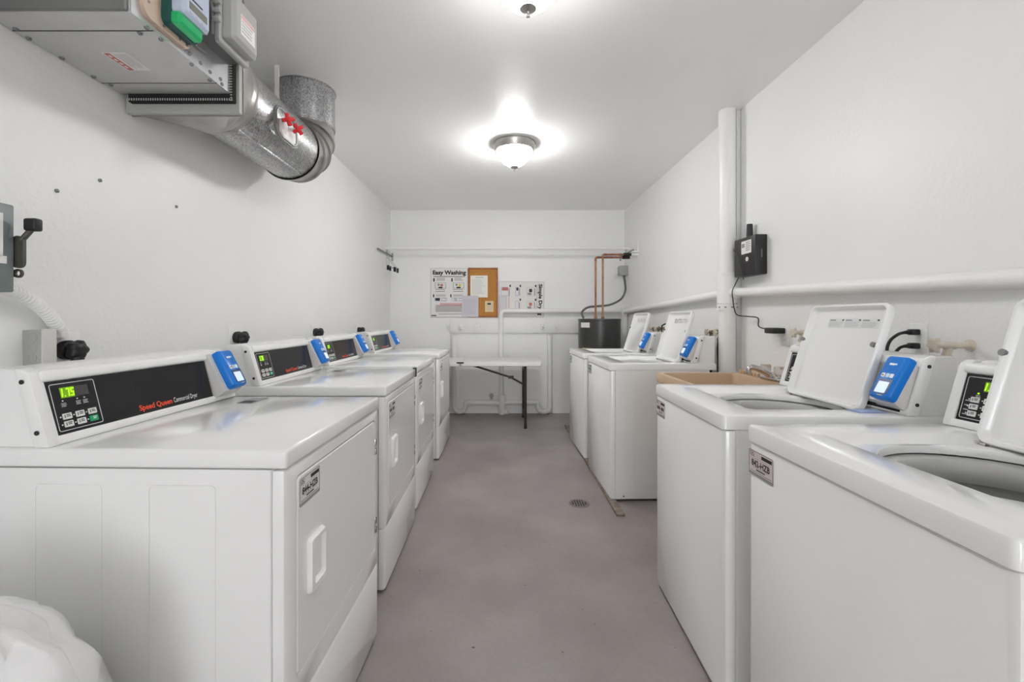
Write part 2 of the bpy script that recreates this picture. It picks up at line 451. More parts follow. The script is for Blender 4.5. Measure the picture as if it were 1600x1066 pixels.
def card_reader(parent, W):
    """blue payment reader on a pale wedge mount"""
    T = frame((-.493, W - .089, .966), (0, 1, 0), (-.068, 0, .130))
    w, h, t = .080, .147, .030
    m = MB()
    m.plate(.004, w - .004, .004, h - .004, -t - .012, -t + .004, 'plastic', .006, T)
    poly = [(-.520, .950), (-.553, .927), (-.60, .927), (-.614, 1.075), (-.585, 1.083)]
    m.prism(poly, W - .112, W - .012, 'offwhite')
    b = MB()
    o = rrect(0, w, 0, h, .012, 6); i1 = rrect(.003, w - .003, .003, h - .003, .011, 6); i2 = rrect(.014, w - .010, .006, h - .006, .008, 6)
    b.loops([[(x, y, -t) for x, y in o], [(x, y, -.010) for x, y in o], [(x, y, -.004) for x, y in i1], [(x, y, 0) for x, y in i2]], 'blue', True, True, T)
    b.plate(.016, .070, .012, .064, -.001, .0006, 'navy', .004, T)
    r = b.build('card_reader', parent)
    s = MB(); s.plate(.023, .062, .016, .054, .0002, .0012, 'screen', .002, T); s.build('screen', r, 0)
    for k, (x, c) in enumerate(((.018, 'white'), (.035, 'blueprint'), (.050, 'white'))):
        p = MB(); p.plate(x, x + .013, .069, .083, 0, .0006, c, .002, T)
        if k == 0: p.ball((.0245, .076, .0006), .003, 'inkred', 8, T)
        p.build('payment_icon', r, 0)
    p = MB(); p.plate(.028, .046, .112, .119, 0, .0006, 'white', .001, T); p.plate(.046, .055, .113, .119, 0, .0006, 'blueprint', .001, T); p.build('logo', r, 0)
    p = MB(); p.plate(.040, .058, .0075, .0095, 0, .0008, 'yellow', T=T); p.build('status_strip', r, 0)
    m.build('mount', r)
    return r

def console(parent, W, kind):
    """sloping control console along the rear of the top"""
    T = slope_frame()
    c = MB()
    prof = [(-.562, TOP), (-.606, TOP + .160), (-.612, TOP + .171), (-.622, TOP + .176), (-.700, TOP + .182), (-.706, TOP + .176), (-.706, TOP)]
    c.prism(prof, .012, W - .012, 'enamel')
    con = c.build('console', parent)
    z = MB()
    for y0, y1 in ((.0, .030), (W - .012, W)):
        q = [(-.548, TOP), (-.594, TOP + .160), (-.600, TOP + .174), (-.614, TOP + .182), (-.636, TOP + .183), (-.630, TOP + .165), (-.586, TOP)]
        bm = bmesh.new()
        n = len(q)
        vs = [bm.verts.new((x, y, zz)) for y in (y0, y1) for x, zz in q]
        bm.faces.new(vs[:n][::-1]); bm.faces.new(vs[n:])
        for i in range(n): bm.faces.new((vs[i], vs[(i + 1) % n], vs[n + (i + 1) % n], vs[n + i]))
        bmesh.ops.recalc_face_normals(bm, faces=bm.faces[:])
        bmesh.ops.bevel(bm, geom=bm.edges[:], offset=.005, segments=2, profile=.5, affect='EDGES')
        bm.verts.index_update()
        z.add([v.co.copy() for v in bm.verts], [tuple(v.index for v in f.verts) for f in bm.faces], 'plastic'); bm.free()
    z.box(.02, W - .006, .000, .021, -.012, .007, 'plastic', .004, 2, T)              # lower rail
    z.box(.02, W - .006, LEN - .026, LEN + .004, -.03, .011, 'plastic', .010, 3, T)   # rounded brow
    z.build('bezel', con)
    pw = W - .118 if kind == 'dryer' else .46
    p = MB(); p.plate(.030, pw, .020, LEN - .027, -.008, .002, 'black', T=T)
    p.outline(.036, .148 if kind == 'dryer' else .190, .028, LEN - .034, .0013, .002, .0024, 'white', .005, T)
    for k, x in enumerate((.058, .094, .112) if kind == 'dryer' else (.070,)):
        p.plate(x, x + .003, .099, .102, .002, .0026, 'white', .001, T)
        p.lines(x - .004, x + .009, .084, .095, 3, 'inklight', T, .0026)
    if kind != 'dryer':
        p.plate(.069, .073, .098, .102, .002, .0028, 'led', .001, T)
        for i in range(4):
            p.plate(.043, .055, .038 + i * .0125, .0405 + i * .0125, .002, .0026, 'inklight', T=T)
    cp = p.build('control_panel', con, 0)
    x_ = 0 if kind == 'dryer' else .024
    T = T @ Matrix.Translation((x_, 0, 0))
    d = MB(); d.plate(.058, .092, .107, .133, .002, .0028, 'ledback', T=T)
    d.plate(.092, .128, .107, .133, .002, .0028, 'ledoff', T=T)
    for x, sg in ((.0595, 'ef'), (.0705, 'abc'), (.0815, 'afgcd')):
        seven(d, T, x, .110, .0085, .020, sg if sg != 'fed' else 'fed', 'led', .0031)
    d.plate(.0675, .0695, .110, .113, .0028, .0031, 'led', T=T)
    for x in (.0945, .1055, .1165): seven(d, T, x, .110, .0085, .020, 'abcdefg', 'ledseg', .0031)
    d.build('display', con, 0)
    T = slope_frame()
    if kind == 'dryer':
        spots = [(.050, .055, 'button'), (.082, .055, 'button'), (.114, .055, 'button'), (.050, .036, 'button'), (.082, .036, 'button'), (.114, .036, 'green')]
    else:
        spots = [(.056 + .033 * i, .036 + .019 * j, 'button') for j in (2, 1, 0) for i in (0, 1, 2)]
        spots[-1] = (spots[-1][0], spots[-1][1], 'green')
    for x, y, mm in spots:
        q = MB(); q.plate(x, x + .022, y, y + .0145, .001, .0036, mm, .002, T)
        ik = 'ink' if mm == 'button' else 'white'
        q.lines(x + .0085, x + .019, y + .004, y + .0115, 2, ik, T, .0039, .55)
        if mm == 'button': q.plate(x + .004, x + .0058, y + .0035, y + .011, .0034, .0039, ik, T=T)
        q.plate(x - .0058, x - .0028, y + .0058, y + .0088, .0015, .0028, 'white', .001, T)
        q.build('button', con, 0)
    s = MB()
    if kind == 'dryer':
        s.text('Speed Queen', .262, .032, .0155, 'orange', T, .0026, width=.122, bold=.025)
        s.text('Commercial Dryer', .391, .032, .0155, 'white', T, .0026, width=.104)
    else:
        s.text('Speed Queen', .215, .032, .0155, 'orange', T, .0026, width=.112, bold=.025)
        s.text('Commercial Washer', .333, .032, .0155, 'white', T, .0026, width=.112)
    s.build('lettering', con, 0)
    for y, sgn in ((0, -1), (W, 1)):
        for x, zz in ((-.576, TOP + .035), (-.612, TOP + .152)):
            q = MB(); q.cyl((x, y - .001 * sgn, zz), (x, y + .0022 * sgn, zz), .0055, 'rubber', 12); q.build('screw', con)
    if kind != 'dryer':
        q = MB(); q.plate(W - .165, W - .030, .003, .018, .006, .0078, 'dark', .001, T)
        q.box(W - .165, W - .030, .003, .0055, .006, .011, 'plastic', T=T)
        q.build('coin_slot', con, 0)
        q = MB(); q.plate(.462, W - .012, .020, LEN - .027, -.008, .002, 'plastic', T=T)
        q.build('face_plate', con, 0)
    return con

def feet(parent, W, xs=(-.11, -.60)):
    for x in xs:
        for y in (.07, W - .07):
            q = MB(); q.lathe([(.0, 0), (.020, 0), (.020, .008), (.010, .010), (.008, .03), (0, .03)], 'rubber', 14, Matrix.Translation((x, y, 0)))
            q.build('foot', parent)

def cabinet_shell(W, x0, x1, z0, z1, open_top):
    b = MB()
    o = rrect(x0, x1, .002, W - .002, .008, 4)
    if open_top:
        i = rrect(x0 + .012, x1 - .012, .014, W - .014, .006, 4)
        b.loops([[(x, y, z0) for x, y in o], [(x, y, z1) for x, y in o], [(x, y, z1) for x, y in i], [(x, y, z0 + .02) for x, y in i]], 'enamel', True, True)
    else:
        b.loops([[(x, y, z0) for x, y in o], [(x, y, z1) for x, y in o]], 'enamel', True, True)
    return b

def make_dryer(label, loc, rz):
    W, D = .685, .705
    t = thing('clothes_dryer', label, 'dryer', loc, rz, 'row of dryers')
    b = cabinet_shell(W, -.695, -.030, .016, .868, False)
    for y, s in ((.002, -1), (W - .002, 1)):
        for x0, x1 in ((-.585, -.425), (-.318, -.160)):
            side_emboss(b, x0, x1, .10, .832, y, s)
    b.build('cabinet', t)
    # front panel: bent sheet with the door opening
    f = MB()
    def yz(q, x): return [(x, y, z) for y, z in q]
    o = rrect(0, W, .286, .866, .003, 6, 3); oi = rrect(.011, W - .011, .290, .862, .010, 6, 3)
    h = rrect(.052, W - .036, .352, .836, .016, 6, 3); h2 = rrect(.054, W - .038, .354, .834, .015, 6, 3)
    f.loops([yz(o, -.028), yz(o, -.012), yz(rrect(.003, W - .003, .287, .865, .004, 6, 3), -.004), yz(oi, 0), yz(h, 0), yz(h2, -.004), yz(h2, -.020)], 'enamel', False, True)
    f.build('front_panel', t)
    d = MB()
    a = rrect(.0565, W - .0405, .3565, .8315, .014, 6, 3); a2 = rrect(.0595, W - .0435, .3595, .8285, .013, 6, 3)
    d.loops([yz(a, -.018), yz(a, -.002), yz(a2, .001)], 'enamel', True, True)
    door = d.build('door', t)
    g = MB()
    y0, y1, z0, z1 = .106, .196, .517, .658
    g.loops([yz(rrect(y0, y1, z0, z1, .010, 6), .0005), yz(rrect(y0, y1, z0, z1, .010, 6), .004), yz(rrect(y0 + .004, y1 - .004, z0 + .004, z1 - .004, .009, 6), .013),
             yz(rrect(y0 + .020, y1 - .008, z0 + .018, z1 - .014, .007, 6), .013), yz(rrect(y0 + .026, y1 - .011, z0 + .024, z1 - .018, .006, 6), .0025)], 'plastic', True, True)
    g.build('handle', door)
    for z in (.735, .445):
        q = MB()
        for k in (-1, 1):
            q.box(-.002, .005, W - .041, W - .035, z + k * .018 - .010, z + k * .018 + .010, 'nickel', .002)
            q.cyl((.004, W - .037, z + k * .018 - .011), (.004, W - .037, z + k * .018 + .011), .0035, 'darksteel', 10)
        q.box(-.003, .0025, W - .043, W - .034, z - .030, z + .030, 'nickel', .001)
        q.build('hinge', door)
    asset_label(door, frame((.0012, .064, .754), (0, 1, 0), (0, 0, 1)), '844-HZB', 'foil')
    k = MB(); k.loops([yz(rrect(0, W, .016, .282, .003, 5), -.028), yz(rrect(0, W, .016, .282, .003, 5), -.012), yz(rrect(.003, W - .003, .018, .280, .004, 5), -.004), yz(rrect(.011, W - .011, .022, .276, .008, 5), 0)], 'enamel', False, True)
    k.build('kick_panel', t)
    p = MB(); p.box(-D, .004, 0, W, .8695, TOP, 'enamel', .008, 4); p.build('top_panel', t)
    feet(t, W)
    console(t, W, 'dryer'); card_reader(t, W)
    return t

def make_washer(label, loc, rz):
    W, D = .660, .715
    t = thing('washing_machine', label, 'washing machine', loc, rz, 'row of top loading washers')
    b = cabinet_shell(W, -.670, -.034, .016, .868, True)
    for y, s in ((.002, -1), (W - .002, 1)):
        side_emboss(b, -.400, -.160, .10, .800, y, s)
        b.box(-.66, -.075, y - .0015 if s < 0 else y, y if s < 0 else y + .0015, .020, .050, 'enamel')
        b.cyl((-.09, y + .001 * -s, .035), (-.09, y + .0025 * s, .035), .005, 'rubber', 10)
    b.build('cabinet', t)
    def yz(q, x): return [(x, y, z) for y, z in q]
    f = MB()
    o = rrect(0, W, .016, .866, .004, 6)
    f.loops([yz(o, -.032), yz(o, -.016), yz(rrect(.004, W - .004, .017, .865, .005, 6), -.005), yz(rrect(.014, W - .014, .021, .862, .010, 6), 0)], 'enamel', True, True)
    f.build('front_panel', t)
    # top with recessed lid seat and round opening
    cx, cy, K, KM = -.345, .335, 12, 12
    def xy(q, z): return [(x, y, z) for x, y in q]
    n = 4 * (K + KM)
    def circ(r, z):
        # start angle follows the rounded rectangle's first corner
        a0 = 2 * PI / n * (-0.5 * K + .5) + PI / 4
        return [(cx + r * math.cos(a0 + 2 * PI * i / n), cy + r * math.sin(a0 + 2 * PI * i / n), z) for i in range(n)]
    p = MB()
    R0 = lambda i, z: xy(rrect(-D + i, .004 - i, i, W - i, max(.012 - i * .5, .004), K, KM), z)
    R1 = lambda i, z: xy(rrect(-.560 + i, -.128 - i, .105 + i, .560 - i, .030, K, KM), z)
    p.loops([R0(.03, .8695), R0(0, .8695), R0(0, TOP - .008), R0(.0025, TOP - .0025), R0(.008, TOP), R1(-.004, TOP), R1(.003, TOP - .003), R1(.026, TOP - .018), R1(.032, TOP - .020),
             circ(.206, TOP - .021), circ(.200, TOP - .0235), circ(.197, TOP - .030), circ(.199, TOP - .042)], 'enamel', False, False)
    p.build('top_panel', t)
    g = MB()
    T = Matrix.Translation((cx, cy, 0))
    g.lathe([(.222, .856), (.215, .866), (.200, .869), (.178, .864), (.170, .852), (.168, .825), (.176, .812), (.205, .806), (.208, .50), (.17, .45), (.0, .45)], 'porcelain', 48, T)
    g.lathe([(.215, .60), (.235, .80), (.222, .856)], 'porcelain', 48, T)
    tub = g.build('wash_tub', t)
    a = MB(); a.lathe([(.0, .79), (.03, .785), (.036, .74), (.045, .60), (.085, .50), (.11, .455)], 'plastic', 24, T)
    for k in range(4):
        a.box(.03, .085, -.006, .006, .46, .70, 'plastic', .003, T=T @ Matrix.Rotation(k * PI / 2, 4, 'Z'))
    a.build('agitator', tub)
    # open lid: shallow pan leaning back towards the wall
    TL = frame((-.510, .129, .899), (0, 1, 0), (-.110, 0, .362))
    w, h = .395, .382
    l = MB()
    def L(i, r, z): return [(x, y, z) for x, y in rrect(i, w - i, i, h - i, r, 8)]
    l.loops([L(.012, .024, -.019), L(.004, .026, -.017), L(0, .028, -.010), L(0, .028, .006), L(.003, .027, .010), L(.009, .024, .010), L(.013, .022, .006), L(.019, .020, -.008), L(.024, .018, -.010)], 'enamel', True, True, TL)
    lid = l.build('lid', t)
    q = MB()
    for k in range(3):
        x = .105 + k * .083
        q.plate(x, x + .080, .292, .330, -.011, -.0095, 'foil', T=TL)
        q.plate(x + .003, x + .034, .321, .326, -.0098, -.0092, 'inkgrey', T=TL)
        q.plate(x + .068, x + .076, .321, .327, -.0098, -.0092, 'ink', T=TL)
        q.lines(x + .003, x + .077, .295, .317, 5, 'inklight', TL, -.0092)
    q.build('instruction_sticker', lid, 0)
    for x in (.006, w - .036):
        q = MB(); q.cyl((x, .235, -.011 if x > .1 else .004), (x, .235, .001 if x > .1 else .012), .009, 'darksteel', 16, TL); q.build('bumper', lid)
    for x in (.012, w - .012):
        q = MB(); q.tube([TL @ Vector((x, .055, -.002)), TL @ Vector((x, .012, .002)), TL @ Vector((x, -.004, .004))], .0035, 'nickel', 8)
        q.cyl((x - .014, -.004, 0), (x + .014, -.004, 0), .006, 'nickel', 12, TL)
        q.build('hinge_pin', lid)
    asset_label(t, frame((.0004, .006, .778), (0, 1, 0), (0, 0, 1)), '842-HZB', 'tag')
    feet(t, W)
    console(t, W, 'washer'); card_reader(t, W)
    return t

def replace_label(root, maker):
    old = part_of(root, 'asset_label'); par = old.parent
    bpy.data.objects.remove(old)
    maker(par)

# dryers along the left wall
DROT = -.026
dryer = make_dryer('white dryer beside the crumpled plastic bag, its door tag reading 844-HZB', (-.492, 1.000, 0), DROT)
D2 = dup(dryer, 'white dryer second from the plastic bag, standing behind the one tagged 844-HZB', (-.516, 1.945, 0), 0.004)
D3 = dup(dryer, 'white dryer second from the folding table, between two other dryers', (-.538, 2.775, 0), 0.0)
D4 = dup(dryer, 'white dryer ending its row beside the folding table', (-.540, 3.770, 0), -0.012)
for r in (D2, D3, D4):
    replace_label(r, lambda par: asset_label(par, frame((.0012, .064, .754), (0, 1, 0), (0, 0, 1)), '', 'foil'))
for r, dx in ((dryer, 0), (D2, .01)):  # real sticker on the first dryer; on the second it stands for a reflection
    b = MB(); T = frame((-.43 + dx, .60, TOP), (0, 1, 0), (-1, 0, 0))
    b.plate(-.055, .055, -.028, .028, .0002, .0010, 'inkgrey', .002, T)
    b.plate(-.050, -.015, -.022, .022, .001, .0013, 'ink', T=T); b.lines(-.01, .05, -.022, .022, 6, 'inklight', T, .0014)
    b.build('sticker_reflection_mark', r, 0)
b = MB(); b.box(-.012, .010, .668, .684, .868, .922, 'rubber', .003); b.build('rubber_bumper', D2)

# washers along the right wall
washer = make_washer('white washer with raised lid and tag reading 842-HZB, close beside the camera', (.698, 1.256, 0), PI + 0.0)
V3 = dup(washer, 'white washer with raised lid between the beige sink and the washer tagged 842-HZB', (.703, 2.020, 0), PI - .030)
V2 = dup(washer, 'white washer with raised lid on the far side of the beige sink', (.696, 3.585, 0), PI + .026)
V1 = dup(washer, 'white washer with raised lid standing in front of the dark water heater', (.676, 4.440, 0), PI + .030)
replace_label(V3, lambda par: asset_label(par, frame((.0004, .006, .778), (0, 1, 0), (0, 0, 1)), '', 'tag'))
for r in (V2, V1):
    replace_label(r, lambda par: asset_label(par, frame((.0004, .006, .778), (0, 1, 0), (0, 0, 1)), '', 'foil'))
b = MB(); T = frame((-.485, .585, TOP), (0, 1, 0), (-1, 0, 0))
b.plate(-.030, .030, -.045, .045, .0002, .0010, 'inkblue', .002, T); b.lines(-.024, .024, -.038, .038, 7, 'blueprint', T, .0013)
b.build('payment_sticker', V3, 0)

# wooden runner under the two far washers
b = MB(); b.box(.700, .752, 2.71, 4.98, .0, .0145, 'runner', .003)
tag(b.build('wooden_runner'), 'weathered wooden strip on the floor under the far washers', 'wood strip')

# ------------------------------------------------------------------ outlets and power plugs
def outlet_plate(loc, right, up, label, mats='plastic', w=.072, h=.116):
    o = thing('wall_outlet', label, 'wall outlet', loc, 0, 'wall outlets')
    T = frame((0, 0, 0), right, up)
    b = MB(); b.box(-w / 2, w / 2, -h / 2, h / 2, 0, .006, mats, .002, 2, T); b.build('cover_plate', o)
    for dy in (-.026, .026):
        q = MB(); q.plate(-.016, .016, dy - .014, dy + .014, .004, .0075, mats, .008, T)
        for dx in (-.006, .006): q.plate(dx - .001, dx + .001, dy - .003, dy + .006, .007, .0078, 'dark', T=T)
        q.build('socket', o)
    return o
def round_outlet(loc, label):
    o = thing('wall_outlet', label, 'wall outlet', loc, 0, 'wall outlets')
    T = frame((0, 0, 0), (0, 1, 0), (0, 0, 1))
    b = MB(); b.box(-.055, .055, -.058, .058, 0, .007, 'plastic', .002, 2, T); b.build('cover_plate', o)
    b = MB(); b.cyl((0, 0, .006), (0, 0, .012), .030, 'rubber', 24, T); b.build('socket', o)
    return o
def dryer_plug(loc, label):
    """black round dryer plug with a lobed grip and a cord dropping behind the machine"""
    o = thing('power_plug', label, 'power plug', loc, 0, 'dryer plugs on the wall')
    T = frame((0, 0, 0), (0, 1, 0), (0, 0, 1))
    b = MB()
    b.lathe([(0, .0), (.031, 0), (.032, .014), (.028, .020), (.024, .022), (.024, .03)], 'rubber', 24, T)
    def lobe(r, z, dy=0): return [((r * (1 + .13 * math.cos(5 * a))) * math.cos(a), dy + (r * (1 + .13 * math.cos(5 * a))) * math.sin(a), z) for a in [2 * PI * i / 40 for i in range(40)]]
    b.loops([lobe(.020, .022), lobe(.027, .025), lobe(.030, .034), lobe(.028, .050), lobe(.020, .058), lobe(.010, .060)], 'rubber', True, True, T)
    b.build('plug_body', o)
    b = MB(); b.tube(bend([(.040, 0, -.008), (.040, 0, -.050), (.039, 0, -.072)], .01), [.017] * 8 + [.013], 'rubber', 14)
    b.tube(spline([(.039, 0, -.07), (.040, .0, -.12), (.044, .01, -.20), (.04, .03, -.40)], 6), .008, 'rubber', 10)
    b.build('cord', o)
    return o
for y, z, nm in ((1.435, 1.110, 'beside the grey junction box'), (2.36, 1.112, 'behind the second dryer from the plastic bag'), (3.35, 1.108, 'behind the dryer second from the folding table'), (4.36, 1.096, 'behind the dryer ending the row')):
    round_outlet((XL, y, z), 'white dryer outlet plate on the wall ' + nm)
    dryer_plug((XL + .012, y, z), 'black dryer plug in the outlet ' + nm)

# junction box and flexible conduit, switch box
o = thing('junction_box', 'grey metal junction box with round knockouts below the conduit', 'junction box', (XL, 1.318, 1.072))
b = MB(); b.box(-.002, .056, 0, .036, 0, .106, 'greybox', .003)
for k in range(3):
    b.lathe([(.013, -.0005), (.013, .0012), (.0115, .0012), (.0115, .0004), (0, .0004)], 'greybox', 20, Matrix.Translation((.030, 0, .022 + k * .031)) @ Matrix.Rotation(PI / 2, 4, 'X'))
b.build('box_body', o)
b = MB(); b.box(.057, .064, -.003, .039, -.003, .109, 'offwhite', .003); b.build('cover', o)
o = thing('flexible_conduit', 'white painted flexible conduit curving from switch box to dryer outlet', 'conduit', (0, 0, 0))
path = spline([(-1.385, 1.182, 1.300), (-1.388, 1.23, 1.297), (-1.395, 1.30, 1.272), (-1.405, 1.365, 1.228), (-1.412, 1.405, 1.180), (-1.415, 1.418, 1.160)], 26)
b = MB(); b.tube(path, [.0195 if i % 4 < 2 else .0165 for i in range(len(path))], 'pvc', 16); b.build('ribbed_tube', o)
b = MB(); b.lathe([(.014, 0), (.024, 0), (.024, .014), (.020, .016), (.020, .026), (.014, .028)], 'pvc', 8, Matrix.Translation((-1.413, 1.416, 1.152))); b.build('connector', o)
o = thing('switch_box', 'grey green electrical switch box with side lever, cut off by the photo edge', 'switch box', (XL, .80, 1.282))
b = MB(); b.box(0, .128, 0, .380, 0, .232, 'disconnect', .004); b.build('enclosure', o)
b = MB(); T = frame((.1285, 0, 0), (0, 1, 0), (0, 0, 1)); b.plate(.20, .352, .092, .205, 0, .001, 'paper', T=T); b.plate(.33, .3605, .074, .094, 0, .001, 'paper', T=T)
b.lines(.22, .34, .10, .19, 7, 'inkgrey', T, .0013); b.build('label_sticker', o, 0)
b = MB()
b.loops([[(x, .383, z) for x, z in rrect(.116, .147, .066, .152, .014, 5)], [(x, .392, z) for x, z in rrect(.116, .147, .066, .152, .014, 5)]], 'olive')
b.tube([(.138, .388, .14), (.160, .394, .172)], .007, 'olive', 10)
b.build('lever', o)
b = MB(); b.box(.146, .180, .382, .406, .166, .200, 'rubber', .006, 3); b.build('lever_knob', o)
b = MB(); b.lathe([(.012, -.003), (.012, .003), (.007, .003), (.007, -.003), (.012, -.003)], 'olive', 16, Matrix.Translation((.126, .392, .052)) @ Matrix.Rotation(PI / 2, 4, 'X')); b.box(.10, .118, .378, .392, .042, .062, 'rubber', .002); b.build('lock_ring', o)

# wall anchors left in the plaster
for px, (y, z) in enumerate((((1.418), 1.622), ((1.570), 1.703), ((1.938), 1.703))):
    b = MB(); b.lathe([(0, 0), (.0065, 0), (.0065, .004), (.003, .006), (0, .006)], 'darksteel', 10, Matrix.Translation((XL, y, z)) @ Matrix.Rotation(PI / 2, 4, 'Y'))
    tag(b.build('wall_anchor'), ['small old wall screw, lowest above the switch box', 'small old wall screw midway under the duct shadow', 'small old wall screw farthest along the wall above the dryers'][px], 'wall screw', 'old screws in the white wall')

# ------------------------------------------------------------------ ventilation housing and duct
t = thing('ventilation_housing', 'galvanized steel ventilation box hung under the ceiling with controls on its side', 'ventilation box', (0, 0, 0))
X0, X1, Y0, Y1, Z0, Z1 = XL + .004, -1.017, 1.208, 1.649, 2.050, 2.46
b = MB(); b.box(X0, X1, Y0, Y1, Z0, Z1, 'sheet', .002, 1)
for y in (1.287, 1.573): b.box(X0, X1 + .001, y - .001, y + .001, Z0 - .0012, Z0 + .01, 'dark')
b.build('housing', t)
b = MB(); b.box(X0 - .0, X1 - .006, Y0 - .012, Y0 - .001, Z0 + .001, Z0 + .05, 'darksteel', .001, 1)
b.box(X0, X1 - .006, Y0 - .012, Y0 - .001, Z1 - .05, Z1, 'darksteel', .001, 1)
b.box(X0, X1 - .03, Y0 - .006, Y0 - .0005, Z0 + .05, Z1 - .05, 'dark'); b.build('end_flange', t)
for x, y in ((X0 + .02, 1.278), (X1 - .045, 1.296), (X1 - .006, 1.272), (X1 - .005, 1.325), (X1 - .005, 1.455), (X1 - .010, 1.552), (X0 + .012, 1.32), (X0 + .012, 1.42), (X0 + .012, 1.53), (X0 + .025, 1.583)):
    q = MB(); q.lathe([(0, -.006), (.005, -.0055), (.007, -.002), (.007, .001)], 'darksteel', 10, Matrix.Translation((x, y, Z0))); q.build('bolt', t)
for y, z in ((1.435, 2.072), (1.487, 2.072), (1.592, 2.074), (1.600, 2.060), (1.535, 2.068)):
    q = MB(); q.lathe([(0, .006), (.005, .0055), (.007, .002), (.007, -.001)], 'darksteel', 10, Matrix.Translation((X1, y, z)) @ Matrix.Rotation(PI / 2, 4, 'Y')); q.build('bolt', t)
T = frame((-1.262, 1.392, Z0), (0, 1, 0), (1, 0, 0))
b = MB(); b.plate(0, .100, .0, .075, -.0, .001, 'paper', T=T); b.plate(.002, .098, .004, .022, .001, .0014, 'inkred', T=T)
for k in range(4): b.plate(.012 + .02 * k, .024 + .02 * k, .009, .016, .0014, .0017, 'paper', T=T)
b.lines(.006, .09, .028, .070, 7, 'inklight', T, .0014); b.build('warning_label', t, 0)
# bright side plate and controls
T = frame((X1 + .001, 1.208, Z0), (0, 1, 0), (0, 0, 1))
b = MB(); b.plate(0, .441, 0, Z1 - Z0, 0, .0012, 'shiny', T=T); b.build('side_plate', t)
b = MB(); b.loops([[(x, y, .001) for x, y in rrect(.028, .215, .016, .26, .03, 6)], [(x, y, .014) for x, y in rrect(.028, .215, .016, .26, .03, 6)]], 'tan', True, True, T)
for x, y in ((.045, .06), (.10, .028), (.165, .030), (.195, .03)): b.cyl((x, y, .013), (x, y, .0155), .004, 'darksteel', 10, T)
for x, y in ((.036, .10), (.036, .13)): b.cyl((x + .02, y, .012), (x + .02, y, .0155), .008, 'dark', 14, T)
ctl = b.build('timer_plate', t)
b = MB()
def blk(x0, x1, y0, y1, n0, n1, m, r, tp): 
    b.loops([[(x, y, n0) for x, y in rrect(x0, x1, y0, y1, r, 6)], [(x, y, n1 - tp) for x, y in rrect(x0, x1, y0, y1, r, 6)], [(x, y, n1) for x, y in rrect(x0 + tp, x1 - tp, y0 + tp, y1 - tp, max(r - tp, .002), 6)]], m, True, True, T)
blk(.090, .215, .034, .22, .014, .040, 'teal', .018, .004)
blk(.095, .200, .036, .074, .040, .066, 'greenled', .010, .008)
blk(.098, .216, .070, .22, .040, .078, 'smoke', .012, .010)
b.build('timer_cover', ctl)
b = MB(); b.plate(.118, .196, .094, .116, .078, .079, 'lcd', T=T); b.plate(.12, .175, .125, .130, .078, .079, 'ink', T=T)
for k in range(3): b.plate(.12 + .026 * k, .132 + .026 * k, .082, .088, .078, .079, 'inklight', .002, T)
b.build('timer_display', ctl, 0)
b = MB(); b.tube(spline([(X1 + .020, 1.264, Z0 + .118), (X1 + .045, 1.258, Z0 + .16), (X1 + .05, 1.24, Z0 + .24), (X1 + .03, 1.235, Z0 + .34)], 8), .0048, 'cablered', 10); b.build('orange_wire', ctl)
b = MB()
blk(.250, .430, .101, .275, .001, .060, 'darksteel', .006, .003)
blk(.262, .432, .085, .285, .060, .078, 'greybox', .012, .004)
blk(.275, .420, .107, .265, .078, .118, 'greybox', .008, .012)
for k in range(3): b.cyl((.258, .155 + .03 * k, .058), (.258, .155 + .03 * k, .082), .009, 'greybox', 14, T)
jb = b.build('relay_box', t)
b = MB(); b.plate(.310, .395, .140, .210, .118, .119, 'paper', T=T); b.plate(.312, .393, .195, .208, .119, .1194, 'inkpink', T=T); b.lines(.315, .39, .145, .190, 4, 'inklight', T, .1194); b.build('rating_label', jb, 0)
b = MB(); b.tube(spline([(X1 + .03, 1.36, Z0 + .05), (X1 + .028, 1.42, Z0 + .040), (X1 + .03, 1.47, Z0 + .042)], 8), .006, 'conduit', 10); b.build('control_cable', jb)
# white cable at the frame corner
b = MB(); b.tube(spline([(-1.40, 1.02, 2.02), (-1.36, 1.06, 2.02), (-1.29, 1.11, 2.045), (-1.24, 1.145, 2.10), (-1.22, 1.165, 2.20), (-1.22, 1.168, 2.42), (-1.22, 1.168, ZC)], 10), .011, 'pvc', 12)
b.tube(spline([(-1.40, 1.02, 2.02), (-1.425, .98, 2.025), (XL, .93, 2.03)], 6), .011, 'pvc', 12)
tag(b.build('white_cable'), 'white cable looping past the near end of the ventilation box', 'cable')

d = thing('exhaust_duct', 'round galvanized duct with two red cross knobs, elbowing up into the ceiling', 'duct', (0, 0, 0))
AX, AZ, R = -1.195, 2.160, .163
b = MB()
# toothed black connector strip
xa, xb_, za, zb = X0, X1 + .012, Z0 - .028, Z1
b.box(xa + .03, xb_, 1.650, 1.669, za, zb, 'dark')
n = 44
for i in range(n):
    f = (i + .5) / n
    b.box(xa + .03 + (xb_ - xa - .03) * f - .002, xa + .03 + (xb_ - xa - .03) * f + .002, 1.6485, 1.669, za + .004, za + .012, 'greybox')
    b.box(xb_ - .010, xb_ - .003, 1.6485, 1.669, za + (zb - za) * f - .002, za + (zb - za) * f + .002, 'greybox')
b.build('flexible_connector', d)
b = MB(); b.box(xa + .004, xb_ + .012, 1.669, 1.690, za - .034, zb + .0, 'greybox', .002, 1)
b.box(xa + .008, xb_ + .016, 1.690, 1.695, za - .038, zb + .0, 'collar', .002, 1); b.build('square_flange', d)
